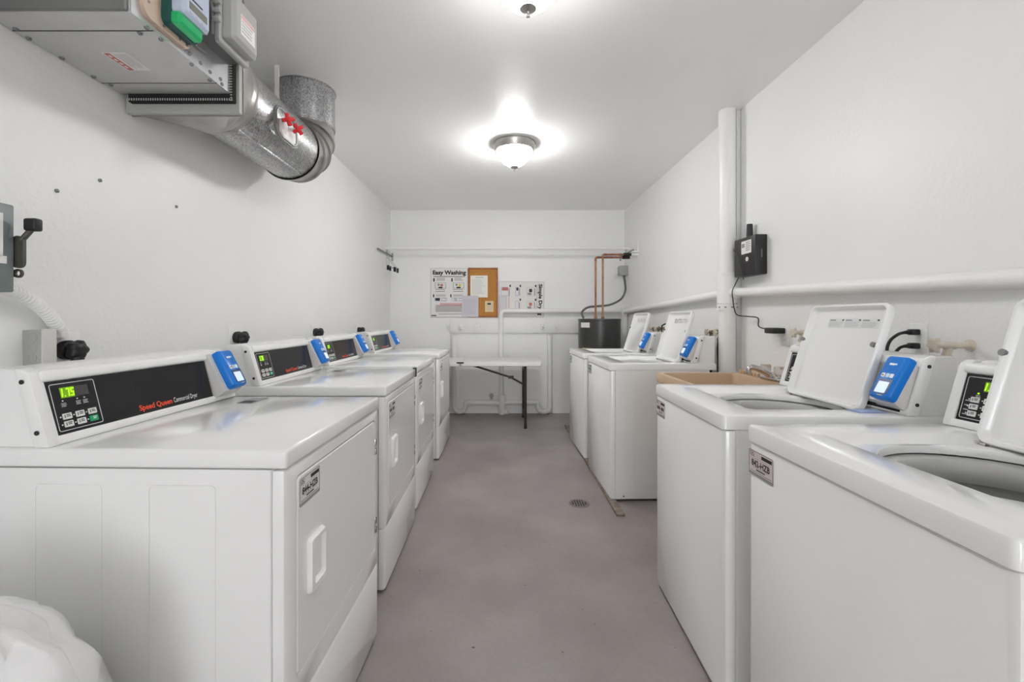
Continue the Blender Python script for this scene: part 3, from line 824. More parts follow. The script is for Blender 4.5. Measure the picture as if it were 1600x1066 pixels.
# square to round transition
N = 64
def sq(i, y):
    q = rrect(xa + .006 + i, xb_ + .010 - i, za - .030 + i, zb - i, .02, 8, 8); return [(x, y, z) for x, z in q]
def ci(r, y): 
    a0 = 2 * PI / N * (-3.5) + PI / 4
    return [(AX + r * math.cos(a0 + 2 * PI * k / N), y, AZ + r * math.sin(a0 + 2 * PI * k / N)) for k in range(N)]
b = MB(); b.loops([sq(0, 1.695), sq(.004, 1.715), ci(R + .020, 1.80), ci(R + .006, 1.815)], 'collar', False, False)
b.build('transition', d)
b = MB(); b.loops([ci(R + .003, 1.790), ci(R + .014, 1.80), ci(R + .018, 1.825), ci(R + .010, 1.842), ci(R + .012, 1.848), ci(R + .012, 1.862), ci(R + .001, 1.872)], 'collar', False, False); b.build('collar_ring', d)
YV, BR = 2.690, .215
b = MB(); b.tube([(AX, 1.81, AZ), (AX, YV - BR, AZ)], R, 'galv', 56, False)
b.box(AX + R * .42, AX + R * .42 + .012, 1.87, YV - BR - .02, AZ - R * .91 - .004, AZ - R * .91 + .006, 'galv', .002)
b.build('straight_pipe', d)
b = MB(); G = 4
def ring(a, r):
    c = Vector((AX, YV - BR, AZ + BR)); ctr = c + Vector((0, math.sin(a), -math.cos(a))) * BR
    out = Vector((0, math.sin(a), -math.cos(a)))
    return [ctr + out * (r * math.cos(2 * PI * k / 56)) + Vector((1, 0, 0)) * (r * math.sin(2 * PI * k / 56)) for k in range(56)]
Ls = []
for g in range(G):
    a0, a1 = g / G * PI / 2, (g + 1) / G * PI / 2
    e = (a1 - a0) * .10
    Ls += [ring(a0, R + .009), ring(a0 + e * .8, R + .009), ring(a0 + e, R + .002), ring(a1 - e * .9, R - .001), ring(a1 - e * .25, R - .006)]
Ls.append(ring(PI / 2, R + .006))
b.loops(Ls, 'collar', False, False); b.build('elbow', d)
b = MB(); b.tube([(AX, YV, AZ + BR - .01), (AX, YV, ZC)], R + .003, 'galv', 56, False)
b.lathe([(R + .003, 0), (R + .010, 0), (R + .010, -.006), (R + .003, -.008)], 'galv', 56, Matrix.Translation((AX, YV, ZC)))
b.box(AX - .01, AX - .002, YV - R - .012, YV - R, ZC - .05, ZC - .002, 'darksteel'); b.build('riser', d)
# hanger strap with red wing handles
h = d
b = MB(); b.box(-1.246, -1.222, 2.4185, 2.4215, 2.315, ZC, 'paper'); b.build('hanging_strap', h)
T = frame((-1.030, 2.11, 2.125), (0, 1, 0), (-.06, 0, 1))
b = MB(); b.outline(-.115, .105, -.080, .075, .005, -.006, .006, 'darksteel', .06, T); b.outline(-.106, .096, -.071, .066, .005, -.006, .009, 'shiny', .052, T); b.build('oval_ring', h)
b = MB(); b.loops([[(x, y, -.006) for x, y in rrect(-.060, .085, -.060, .030, .035, 6)], [(x, y, .004) for x, y in rrect(-.060, .085, -.060, .030, .035, 6)]], 'plastic', True, True, T)
b.build('port_plate', h)
for c, k0 in (((-.993, 2.05, 2.135), .35), ((-.982, 2.125, 2.122), .75)):
    ax = Vector((.62, -.75, -.20)).normalized(); c = Vector(c)
    Tk = frame(c, ax.cross(Vector((0, 0, 1))), ax.cross(Vector((0, 0, 1))).cross(ax))
    if (Tk.to_3x3() @ Vector((0, 0, 1))).dot(ax) < 0: Tk = Tk @ Matrix.Rotation(PI, 4, 'X')
    q = MB(); q.tube([Vector((-1.036, c.y + .012, c.z)), c - ax * .006], .008, 'paper', 12); q.build('port_stem', h)
    q = MB()
    for k in range(2):
        q.box(-.028, .028, -.0085, .0085, -.008, .010, 'red', .003, T=Tk @ Matrix.Rotation(k * PI / 2 + k0, 4, 'Z'))
    q.cyl((0, 0, -.008), (0, 0, .016), .010, 'red', 14, Tk)
    q.build('red_knob', h)

# ------------------------------------------------------------------ end wall: posters and notices
FW = lambda x, z, y=YB: frame((x, y, z), (1, 0, 0), (0, 0, 1))
t = thing('instruction_poster', 'white Easy Washing poster with four step pictures', 'poster', (0, 0, 0))
T = FW(-.917, 1.228, YB - .0005); W_, H_ = .475, .631
b = MB(); b.box(0, W_, 0, H_, 0, .018, 'paper', .003, 1, T); b.outline(.004, W_ - .004, .004, H_ - .004, .004, .018, .0186, 'inklight', .004, T); b.build('sheet', t)
b = MB(); b.text('Easy Washing', .028, .548, .050, 'ink', T, .0190, width=.425, bold=.045); b.build('heading', t, 0)
b = MB(); n = .0190
b.plate(.035, .44, .515, .527, .018, n, 'inkgrey', T=T)
for x0, y0 in ((.055, .345), (.285, .345)):
    b.plate(x0 - .02, x0 - .002, .455, .50, .018, n, 'ink', .006, T); b.lines(x0 + .02, x0 + .14, .462, .505, 3, 'inkgrey', T, n)
    b.plate(x0, x0 + .145, y0 + .02, .445, .018, n - .0004, 'inklight', T=T)
    b.plate(x0 + .012, x0 + .133, y0 + .03, .438, .018, n, 'paper', T=T)
    b.plate(x0 + .045, x0 + .10, y0 + .025, y0 + .045, .018, n + .0003, 'ink', .009, T)
    b.plate(x0 + .035, x0 + .06, y0 + .055, y0 + .085, .018, n + .0003, 'inkgrey', .008, T)
    b.plate(x0 + .07, x0 + .105, y0 + .05, y0 + .08, .018, n + .0003, 'inkred' if x0 < .1 else 'yellow', .010, T)
    b.plate(x0 + .005, x0 + .13, y0 + .005, y0 + .012, .018, n, 'inkgrey', T=T); b.plate(x0 + .005, x0 + .13, y0 - .018, y0 - .010, .018, n, 'inkgrey', T=T)
for x0 in (.05, .27):
    b.plate(x0 - .018, x0 - .002, .255, .295, .018, n, 'ink', .006, T); b.lines(x0 + .02, x0 + .15, .262, .29, 2, 'inkgrey', T, n)
    b.outline(x0, x0 + .16, .205, .252, .004, .018, n, 'inkblue', .008, T)
    b.plate(x0 + (.01 if x0 < .1 else .03), x0 + .07, .212, .246, .018, n, 'ink' if x0 < .1 else 'inklight', .003, T); b.outline(x0 + .09, x0 + .145, .213, .245, .004, .018, n, 'inkgrey', .008, T)
b.plate(.12, .42, .155, .185, .018, n, 'inkpink', .014, T); b.plate(.07, .43, .145, .160, .018, n, 'inkpink', T=T)
b.lines(.065, .43, .065, .145, 6, 'inkgrey', T, n, .6, .1); b.plate(.10, .40, .035, .050, .018, n, 'inklight', T=T)
b.plate(.425, .445, .02, .055, .018, n, 'ink', .006, T); b.plate(.012, .075, .018, .030, .018, n, 'ink', T=T)
b.build('step_picture_print', t, 0)

t = thing('cork_board', 'orange brown framed cork board beside the Easy Washing poster', 'cork board', (0, 0, 0))
T = FW(-.440, 1.228, YB - .0005); W_, H_ = .382, .634
b = MB(); b.box(.004, W_ - .004, .004, H_ - .004, 0, .012, 'cork', T=T); b.build('cork_sheet', t)
b = MB()
for q in ((0, W_, 0, .020), (0, W_, H_ - .020, H_), (0, .020, .02, H_ - .02), (W_ - .020, W_, .02, H_ - .02)): b.box(q[0], q[1], q[2], q[3], 0, .020, 'wood', .003, 1, T)
b.build('frame', t)
def notice(x0, x1, z0, z1, dy, m, label, rows, head=True, tilt=0):
    t = thing('paper_notice', label, 'notice', (0, 0, 0), 0, 'notices pinned up at the cork board')
    T = FW(x0, z0, YB - dy) @ Matrix.Rotation(tilt, 4, 'Z')
    w, h = x1 - x0, z1 - z0
    b = MB(); b.box(0, w, 0, h, 0, .0012, m, T=T); b.build('sheet', t)
    b = MB()
    if head: b.plate(w * .3, w * .75, h * .90, h * .925, .0012, .0016, 'inkgrey', T=T)
    b.lines(w * .10, w * .88, h * .12, h * .82, rows, 'inklight', T, .0016, .28, .35); b.build('typing', t, 0)
    return t
notice(-.408, -.188, 1.483, 1.762, .0145, 'brightpaper', 'white typed letter pinned on the cork board', 12)
notice(-.222, -.114, 1.297, 1.437, .0145, 'cream', 'small cream card at the bottom of the cork board', 5)
notice(-.517, -.306, 1.233, 1.503, .0225, 'lilac', 'pale lilac sheet overlapping the washing poster and the cork board', 12, False)
b = MB(); T = FW(-.222, 1.297, YB - .0163); b.plate(.030, .075, .092, .114, 0, .0012, 'ink', .004, T)
# part of the cream card
pc = [o for o in bpy.data.objects if o.get('label') == 'small cream card at the bottom of the cork board'][0]
b.build('emblem', pc, 0)

t = thing('instruction_poster', 'white Simple Drying poster hung sideways behind the white pipe', 'poster', (0, 0, 0))
T = FW(-.052, 1.236, YB - .0005) @ Matrix.Rotation(-.008, 4, 'Z'); W_, H_ = .585, .455
b = MB(); b.box(0, W_, 0, H_, 0, .014, 'paper', .003, 1, T); b.outline(.003, W_ - .003, .003, H_ - .003, .004, .014, .0146, 'inklight', .004, T); b.build('sheet', t)
TR = T @ frame((0, 0, 0), (0, -1, 0), (1, 0, 0))       # reads downwards
b = MB(); b.text('Simple Drying', -.420, .515, .044, 'ink', TR, .0150, width=.40, bold=.045); b.build('heading', t, 0)
b = MB(); n = .0150
b.plate(-.41, -.04, .488, .494, .014, n, 'inkgrey', T=TR)
for r_, (u0, u1) in enumerate(((.36, .47), (.215, .275), (.03, .145))):
    for c_, v0 in enumerate((-.41, -.235)):
        if r_ == 2 and c_ == 1: continue
        b.plate(v0, v0 + .03, u1 - .006, u1 + .012, .014, n, 'ink', .006, TR)
        b.plate(v0 + .045, v0 + .14, u1 - .012, u1 - .002, .014, n, 'inkgrey', T=TR)
        b.outline(v0 + .03, v0 + .145, u0, u1 - .02, .004, .014, n, 'inkblue' if r_ else 'inklight', .008, TR)
        if r_ == 0:
            b.plate(v0 + .05, v0 + .095, u0 + .03, u1 - .04, .014, n + .0003, 'ink' if c_ == 0 else 'inkred', .012, TR)
            b.plate(v0 + .10, v0 + .13, u0 + .01, u1 - .05, .014, n + .0003, 'inkgrey', .010, TR)
        elif c_ == 0:
            b.plate(v0 + .035, v0 + .075, u0 + .012, u1 - .022, .014, n + .0003, 'ink' if r_ == 1 else 'inkred', .008, TR)
for k in range(6): b.plate(-.27, -.05 - .02 * random.random(), .01 + .018 * k, .018 + .018 * k, .014, n, 'inklight', T=TR)
b.plate(-.28, -.09, .128, .140, .014, n, 'inkpink', T=TR)
b.build('step_picture_print', t, 0)

outlet_plate((-.324, YB - .028, 1.120), (1, 0, 0), (0, 0, 1), 'white duplex outlet on the board below the cork board')

# hose taps painted white on the board
def hose_tap(loc, out, label, m='pvc', wheel='pvc', stub=.05, hose=False, wheel_r=.022, group='white painted hose taps on the end wall'):
    o = thing('hose_tap', label, 'hose tap', loc, 0, group)
    Tz = Vector(out).to_track_quat('Z', 'Y').to_matrix().to_4x4()
    b = MB(); b.lathe([(0, 0), (.020, 0), (.020, .005), (.0105, .007), (.0105, stub * .6), (.014, stub * .65), (.015, stub * .85), (.013, stub * 1.05), (.009, stub * 1.15), (.009, stub * 1.4), (0, stub * 1.4)], m, 18, Tz)
    b.tube([Vector(out) * stub * .85, Vector(out) * stub * .95 + Vector((0, 0, -.03)), Vector(out) * stub * 1.0 + Vector((0, 0, -.045))], [.012, .012, .015], m, 14)
    b.build('valve_body', o)
    b = MB()
    Tw = Tz @ Matrix.Translation((0, 0, stub * 1.36))
    def lob(r, z): return [(r * (1 + .16 * math.cos(6 * a)) * math.cos(a), r * (1 + .16 * math.cos(6 * a)) * math.sin(a), z) for a in [2 * PI * i / 48 for i in range(48)]]
    b.loops([lob(wheel_r * .8, 0), lob(wheel_r, .003), lob(wheel_r, .009), lob(wheel_r * .75, .013), lob(wheel_r * .3, .012)], wheel, True, True, Tw)
    b.build('handwheel', o)
    return o
for x, z, lb in ((-.690, 1.135, 'leftmost, off the end of the board'), (-.520, 1.125, 'at the board end under the lilac sheet'), (.500, 1.130, 'under the sideways drying poster'), (.685, 1.122, 'between the drying poster and the water heater')):
    y = YB if x < -.67 else YB - .028
    hose_tap((x, y, z), (0, -1, 0), 'white painted hose tap ' + lb)

# closet rod, bracket bars and clip hangers
b = MB(); b.cyl((XL, 5.40, 2.068), (XR, 5.40, 2.068), .017, 'pvc', 18)
tag(b.build('clothes_rod'), 'long white rod spanning the room above the posters', 'rod')
for x, y0, lb in ((XL + .022, 4.99, 'with clip hangers on it'), (XR - .05, 5.10, 'beside the copper pipes')):
    b = MB(); b.box(x - .006, x + .006, y0, YB, 1.996, 2.012, 'darksteel', .002); b.box(x - .012, x + .012, YB - .006, YB, 1.95, 2.05, 'greybox', .002)
    b.box(x - .006, x + .006, 5.388, 5.412, 2.008, 2.053, 'greybox')
    tag(b.build('bracket_bar'), 'thin dark metal bracket bar under the rod ' + lb, 'bracket', 'bracket bars under the rod')
b = MB(); b.box(XR - .014, XR, 5.06, 5.10, 1.985, 2.11, 'plastic', .003); b.box(XR - .075, XR, 5.065, 5.095, 1.975, 1.990, 'plastic', .003)
tag(b.build('shelf_bracket'), 'small white angle bracket on the wall above the conduit box', 'bracket')
for k, (y, tw, lb) in enumerate(((5.46, .15, 'the one hanging nearer the end wall'), (5.37, -.25, 'the one hanging nearer the dryers'))):
    o = thing('clip_hanger', 'wire trouser hanger with black clips, ' + lb, 'hanger', (XL + .022, y, 2.013), tw, 'clip hangers')
    b = MB()
    hook = [(.0 + .016 * math.cos(a), 0, .0 + .016 * math.sin(a) - .012) for a in [PI * (1.0 - i / 8 * 1.25) for i in range(9)]]
    b.tube(hook + [(.004, 0, -.045), (.006, 0, -.065)], .002, 'wire', 8)
    b.tube(bend([(.006, 0, -.065), (-.0, 0, -.075), (.012, 0, -.165), (.12, 0, -.195), (.03, 0, -.075), (.006, 0, -.065)], .006, 3), .002, 'wire', 8)
    b.tube([(.012, 0, -.168), (.122, 0, -.197)], .0022, 'wire', 8)
    b.build('hanger_wire', o)
    for x, z in ((.022, -.175), (.112, -.200)):
        q = MB(); q.box(x - .012, x + .012, -.014, -.003, z - .035, z + .022, 'rubber', .003); q.box(x - .012, x + .012, .003, .014, z - .035, z + .022, 'rubber', .003); q.cyl((x, -.012, z), (x, .012, z), .005, 'wire', 8)
        q.build('clip', o)

# ------------------------------------------------------------------ white drain pipes on the end wall
YP = 5.598
t = thing('drain_pipe', 'white painted drain pipe tree on the end wall with two traps', 'pipe', (0, 0, 0))
b = MB(); b.tube(bend([(-.012, YP, .16), (-.018, YP, 1.309), (1.49, YP, 1.309)], .06), .030, 'pvc', 20)
b.build('vent_run', t)
b = MB(); b.lathe([(.040, 0), (.040, .03), (.046, .032), (.050, .055), (.048, .12), (.050, .19), (.046, .215), (.046, .245), (.032, .25)], 'pvc', 24, Matrix.Translation((-.005, YP, .0)), True, False)
b.cyl((.02, YP - .02, .03), (.07, YP - .05, .035), .024, 'pvc', 12); b.build('tee_fitting', t)
for x, xi, lb in ((-.612, -.467, 'l'), (.598, .446, 'r')):
    s = 1 if xi > x else -1
    b = MB(); b.tube([(x, YP, .12), (x, YP, 1.007)], .031, 'pvc', 20); b.tube([(x, YP, .985), (x, YP, 1.007)], .034, 'pvc', 20); b.build('standpipe', t)
    cx = (x + xi) / 2; rr = abs(xi - x) / 2
    arc = [(cx - s * rr * math.cos(a), YP, .105 - rr * math.sin(a) * .98) for a in [PI * i / 12 for i in range(13)]]
    b = MB(); b.tube([(x, YP, .14)] + arc + bend([(xi, YP, .11), (xi, YP, .148), (xi + s * .10, YP, .148)], .05)[1:] + [(-.005 - s * .03, YP, .148)], .0315, 'pvc', 20); b.build('trap', t)
hose_tap((-.140, YB, .235), (0, -1, 0), 'small grey tap low on the end wall beside the drain tee', 'greybox', 'greybox', .05, wheel_r=.026)

# right wall stack and sloping branches
t = thing('vent_stack', 'tall white vertical pipe against the washers wall with sloping branches', 'pipe', (0, 0, 0))
SX, SY, SR = 1.502, 2.955, .0535
b = MB(); b.tube([(SX, SY, 0), (SX, SY, ZC)], SR, 'pvc', 32); b.build('riser', t)
b = MB(); b.lathe([(SR, 0), (SR + .009, .004), (SR + .009, .20), (SR, .206)], 'pvc', 32, Matrix.Translation((SX, SY, 1.31))); b.build('hub', t)
b = MB(); b.lathe([(SR, 0), (SR + .011, 0), (SR + .011, .034), (SR, .034)], 'pvc', 32, Matrix.Translation((SX, SY, 1.270)))
for a in range(10):
    an = 2 * PI * a / 10; b.box(-.006, .006, -.002, .002, .012, .022, 'inkgrey', T=Matrix.Translation((SX, SY, 1.27)) @ Matrix.Rotation(an, 4, 'Z') @ Matrix.Translation((0, SR + .0105, 0)))
b.build('band_clamp', t)
b = MB(); b.tube([(SX + .015, SY - .03, 1.382), (1.545, 1.30, 1.332), (1.545, -1.6, 1.26)], .0300, 'pvc', 24)
b.tube([(SX + .01, SY - .02, 1.382), (1.524, SY - .10, 1.3795)], .037, 'pvc', 24); b.build('branch', t)
b = MB(); b.tube([(SX + .01, SY + .03, 1.382), (1.525, 5.50, 1.300)], .0300, 'pvc', 24); b.build('branch', t)
b = MB(); b.tube([(1.522, 5.50, 0), (1.522, 5.50, 1.35)], .030, 'pvc', 20); b.lathe([(.03, 0), (.037, .003), (.037, .09), (.03, .093)], 'pvc', 20, Matrix.Translation((1.522, 5.50, 1.255))); b.build('corner_drop', t)

# ------------------------------------------------------------------ folding table
t = thing('folding_table', 'white plastic folding table with dark legs against the end wall', 'table', (0, 0, 0))
zt = .735; xa, xb_, ya, yb = -1.36, .437, 4.815, 5.475
b = MB()
for x0, x1 in ((xa, -.463), (-.459, xb_)):
    o = lambda i, z: [(x, y, z) for x, y in rrect(x0 + i, x1 - i, ya + i, yb - i, .03, 6)]
    b.loops([o(.006, zt - .044), o(0, zt - .040), o(0, zt - .008), o(.003, zt - .002), o(.010, zt)], 'tabletop')
b.build('tabletop', t)
b = MB(); b.box(-.50, -.42, ya - .003, ya + .006, zt - .012, zt + .003, 'rubber', .003); b.build('fold_latch', t)
for xl, s in ((.255, 1), (-1.18, -1)):
    for y in (4.875, 5.415):
        b = MB(); b.tube([(xl, y, .0), (xl, y, zt - .044)], .013, 'tableleg', 14); b.cyl((xl, y, 0), (xl, y, .03), .016, 'rubber', 14); b.build('leg', t)
    b = MB(); b.cyl((xl, 4.875, .62), (xl, 5.415, .62), .010, 'tableleg', 12); b.cyl((xl, 4.875, .10), (xl, 5.415, .10), .010, 'tableleg', 12); b.build('crossbar', t)
    b = MB(); b.tube([(xl, 4.875, .475), (xl - s * .16, 4.90, .560), (xl - s * .58, 4.93, zt - .046)], .011, 'tableleg', 12); b.box(xl - s * .16 - .03, xl - s * .16 + .03, 4.884, 4.90, .548, .580, 'tableleg', .003); b.build('brace', t)

# ------------------------------------------------------------------ water heater and copper lines
t = thing('water_heater', 'dark grey cylindrical water heater in the corner behind the washers', 'water heater', (1.118, 5.10, 0))
b = MB(); b.lathe([(0, .02), (.225, .02), (.237, .03), (.240, .05), (.240, 1.185), (.243, 1.188), (.243, 1.207), (.236, 1.212), (0, 1.212)], 'heater', 64); b.build('tank', t)
def curved_label(name, ang, w, z0, z1, m):
    b = MB(); L = [[(.2412 * math.sin(ang + w * i / 8) , -.2412 * math.cos(ang + w * i / 8), z) for i in range(9)] for z in (z0, z1)]
    b.loops(L, m, False, False, closed=False); return b.build(name, t, 0)
curved_label('white_label', -1.22, .55, 1.112, 1.168, 'paper')
curved_label('yellow_label', -1.10, .75, .76, .885, 'yellow')
for x, y in ((-.037, .03), (.033, -.03)):
    q = MB(); q.cyl((x, y, 1.208), (x, y, 1.235), .018, 'copper', 16); q.build('nipple', t)
q = MB(); 
for a in range(3): q.cyl((0, 0, .0), (.0, 0, .03), .04, 'heater', 12, Matrix.Translation((.17 * math.cos(a * 2.1), .17 * math.sin(a * 2.1), 0)))
q.build('base_feet', t)
for x, z, dy, lb in ((1.081, 1.922, 0, 'the one standing farther from the washers wall'), (1.151, 1.947, -.06, 'the one standing closer to the washers wall')):
    o = thing('copper_pipe', 'copper pipe rising from the water heater, ' + lb, 'pipe', (0, 0, 0), 0, 'copper pipes above the water heater')
    y2 = 5.13 + dy
    b = MB(); b.tube(bend([(x, y2, 1.236), (x, y2, z), (1.40, y2, z)], .022), .0115, 'copper', 14)
    b.tube([(x, y2, z - .045), (x, y2, z - .022)], .0135, 'copper', 14); b.tube([(x + .022, y2, z), (x + .045, y2, z)], .0135, 'copper', 14); b.build('pipe_run', o)
    b = MB(); b.tube([(1.39, y2, z), (1.475, y2, z)], .019, 'rubber', 16); b.build('insulation', o)
    b = MB(); b.tube([(1.47, y2, z), (XR, y2, z)], .0115, 'pvc', 14); b.build('painted_end', o)
o = thing('conduit_box', 'grey electrical box on the wall above the heater with cable below', 'junction box', (XR, 5.486, 1.752))
b = MB(); b.box(-.098, 0, 0, .11, 0, .120, 'greybox', .006, 2); b.build('box_body', o)
b = MB(); b.box(-.104, -.097, .006, .104, .006, .114, 'greybox', .002); b.build('cover', o)
b = MB(); b.lathe([(.016, 0), (.016, -.02), (.012, -.024)], 'conduit', 14, Matrix.Translation((-.04, .045, 0))); b.build('connector', o)
b = MB(); b.tube(spline([(1.520, 5.531, 1.735), (1.524, 5.50, 1.66), (1.508, 5.43, 1.55), (1.42, 5.30, 1.445), (1.27, 5.22, 1.376), (1.12, 5.20, 1.358), (1.00, 5.18, 1.343), (.923, 5.14, 1.285), (.940, 5.12, 1.216)], 10), .0125, 'conduit', 14)
tag(b.build('heater_cable'), 'dark grey flexible cable looping from wall box to water heater top', 'cable')

# ------------------------------------------------------------------ laundry sink
t = thing('laundry_sink', 'beige plastic laundry sink between two washers', 'sink', (0, 0, 0))
zs = .880
b = MB()
def S(x0, x1, y0, y1, r, z): return [(x, y, z) for x, y in rrect(x0, x1, y0, y1, r, 6, 2)]
A = (.945, 1.545, 2.105, 2.735)
def off(i, z, r=.03): return S(A[0] + i, A[1] - i, A[2] + i, A[3] - i, r, z)
b.loops([off(.006, zs - .055), off(0, zs - .05), off(0, zs - .006), off(.004, zs), S(A[0] + .028, A[1] - .115, A[2] + .028, A[3] - .028, .04, zs), S(A[0] + .034, A[1] - .121, A[2] + .034, A[3] - .034, .04, zs - .01), S(A[0] + .07, A[1] - .14, A[2] + .07, A[3] - .07, .05, zs - .33)], 'beige', False, True)
b.loops([off(.006, zs - .055), S(A[0] + .03, A[1] - .10, A[2] + .03, A[3] - .03, .05, zs - .06), S(A[0] + .06, A[1] - .13, A[2] + .06, A[3] - .06, .05, zs - .345)], 'beige', False, True)
b.build('basin', t)
b = MB()
for k in range(7): b.box(1.445, 1.535, 2.468 + .036 * k, 2.488 + .036 * k, zs - .003, zs + .022, 'beige', .007, 3)
b.box(1.50, 1.545, 2.466, 2.72, zs - .003, zs + .028, 'beige', .008, 3)
b.build('soap_ledge', t)
for x in (1.03, 1.44):
    for y in (2.20, 2.64):
        q = MB(); q.cyl((x, y, 0), (x, y, zs - .30), .016, 'offwhite', 14); q.build('leg', t)
q = MB(); q.tube(bend([(1.2, 2.42, zs - .34), (1.2, 2.42, .35), (1.40, 2.42, .33), (XN - .006, 2.42, .33)], .05), .02, 'pvc', 14); q.build('drain', t)
t = thing('sink_faucet', 'chrome faucet with clear knobs on the beige sink', 'faucet', (1.450, 2.370, zs))
b = MB(); b.box(-.026, .026, -.085, .085, 0, .022, 'chrome', .010, 3); b.build('base', t)
b = MB(); b.tube(spline([(.0, .005, .015), (-.02, .008, .035), (-.055, .012, .055), (-.095, .018, .068), (-.118, .02, .064), (-.120, .02, .048)], 5), [.020] * 6 + [.018] * 6 + [.015] * 6 + [.0125] * 8, 'chrome', 18); b.build('spout', t)
b = MB(); b.cyl((-.120, .02, .034), (-.120, .02, .052), .0125, 'chrome', 16); b.build('aerator', t)
for y in (-.058, .065):
    q = MB(); q.lathe([(.009, .02), (.009, .034), (.021, .040), (.027, .052), (.027, .072), (.022, .080), (0, .081)], 'clear', 16, Matrix.Translation((0, y, 0))); q.build('clear_knob', t)

# ------------------------------------------------------------------ washer water taps, outlets, gateway
for y, lb in ((1.492, 'behind the washer tagged 842-HZB'), (2.215, 'behind the lid of the washer next to the sink')):
    o = hose_tap((XN, y, 1.122 if y < 2 else 1.142), (-1, 0, 0), 'cream handled wall tap ' + lb, 'creamknob', 'creamknob', .085, wheel_r=.024, group='washer water taps')
    b = MB(); b.cyl((-.083, 0, -.055), (-.083, 0, -.035), .018, 'brass', 10)
    if y < 2: b.tube(spline([(-.083, 0, -.05), (-.09, 0, -.12), (-.085, .02, -.30), (-.07, .02, -.5)], 6), .010, 'conduit', 10); b.build('supply_hose', o)
for y, lb, n in ((3.06, 'beside the vertical pipe', 0), (3.19, 'a step past the vertical pipe', 1), (4.26, 'behind the washer next to the heater, nearer the sink', 2), (4.40, 'behind the washer next to the heater, nearer the end wall', 3)):
    o = hose_tap((XR, y, 1.115), (-1, 0, 0), 'brass hose tap ' + lb, 'brass', 'creamknob', .06, wheel_r=.026, group='washer water taps')
    b = MB(); b.cyl((-.06, 0, -.06), (-.06, 0, -.04), .016, 'brass', 10); b.tube(spline([(-.06, 0, -.055), (-.065, 0, -.12), (-.075, -.03, -.25), (-.07, .0, -.5)], 6), .012, 'rubber', 10); b.build('supply_hose', o)
outlet_plate((XN, 1.675, 1.135), (0, -1, 0), (0, 0, 1), 'white wall outlet holding two black plugs')
outlet_plate((XN, 2.465, 1.118), (0, -1, 0), (0, 0, 1), 'white wall outlet holding the black adapter near the sink')
outlet_plate((XR, 4.10, 1.14), (0, -1, 0), (0, 0, 1), 'white wall outlet behind the far washers')
for z, lb, dz in ((1.161, 'upper', .02), (1.109, 'lower', 0)):
    o = thing('power_plug', 'black washer plug in the ' + lb + ' socket of the double outlet', 'power plug', (XN - .0078, 1.675, z), 0, 'washer plugs')
    b = MB(); b.box(-.030, 0, -.013, .013, -.011, .011, 'rubber', .004, 2); b.tube([(-.028, 0, 0), (-.052, 0, -.002)], [.009, .006], 'rubber', 12); b.build('plug_body', o)
    b = MB(); b.tube(spline([(-.048, 0, -.001), (-.07, dz * .3, -.010), (-.090, dz, -.04), (-.10, dz, -.10), (-.10, dz, -.30)], 6), .0055, 'rubber', 10); b.build('cord', o)
o = thing('power_plug', 'black washer plug with cord on the wall past the second washer lid', 'power plug', (XR - .0078, 4.10, 1.166), 0, 'washer plugs')
b = MB(); b.box(-.030, 0, -.013, .013, -.011, .011, 'rubber', .004, 2); b.build('plug_body', o)
b = MB(); b.tube(spline([(-.028, 0, 0), (-.06, .0, -.012), (-.075, .002, -.05), (-.08, .0, -.3)], 6), .006, 'rubber', 10); b.build('cord', o)

o = thing('gateway_box', 'black wall mounted radio box with stubby antenna beside the vertical pipe', 'radio box', (XN, 2.637, 1.479))
b = MB(); b.box(-.073, 0, 0, .235, 0, .238, 'blackbox', .004, 2); b.build('housing', o)
b = MB(); b.cyl((-.030, .135, .236), (-.030, .135, .252), .018, 'rubber', 18); b.tube([(-.030, .135, .25), (-.030, .135, .325)], [.0195, .017], 'rubber', 18); b.build('antenna', o)
T = frame((-.0735, 0, 0), (0, -1, 0), (0, 0, 1))
b = MB(); b.plate(-.150, -.040, .135, .215, 0, .001, 'paper', T=T); b.plate(-.145, -.112, .175, .20, .001, .0014, 'inkgrey', T=T); b.lines(-.10, -.05, .145, .205, 5, 'inkgrey', T, .0014); b.build('label_sticker', o, 0)
b = MB(); b.cyl((-.0735, .085, .10), (-.076, .085, .10), .014, 'foil', 18); b.build('lock', o)
T2 = frame((0, -.0004, 0), (1, 0, 0), (0, 0, 1)); b = MB(); b.plate(-.036, -.031, .10, .15, 0, .0006, 'inkgrey', T=T2); b.build('side_mark', o, 0)
b = MB()
b.tube(spline([(1.520, 2.845, 1.476), (1.495, 2.842, 1.43), (1.476, 2.84, 1.385), (1.482, 2.842, 1.33), (1.492, 2.846, 1.275), (1.510, 2.84, 1.235), (1.545, 2.77, 1.225), (1.560, 2.70, 1.215), (1.560, 2.695, 1.17), (1.562, 2.66, 1.155), (1.562, 2.61, 1.152), (1.560, 2.57, 1.135), (1.552, 2.545, 1.145)], 8), .0035, 'rubber', 8)
tag(b.build('adapter_cord'), 'thin black cord from the radio box down to the wall adapter', 'cord')
b = MB(); b.box(XN - .075, XN - .0078, 2.455, 2.545, 1.128, 1.160, 'rubber', .006, 2)
tag(b.build('power_adapter'), 'black plug-in power adapter on the outlet near the sink', 'adapter')
b = MB(); b.tube(spline([(1.500, 2.868, 1.66), (1.499, 2.83, 1.62), (1.499, 2.79, 1.56), (1.499, 2.76, 1.50), (1.502, 2.755, 1.455)], 8), .003, 'rubber', 8)
tag(b.build('antenna_cord'), 'short black cord dangling over the radio box face', 'cord')

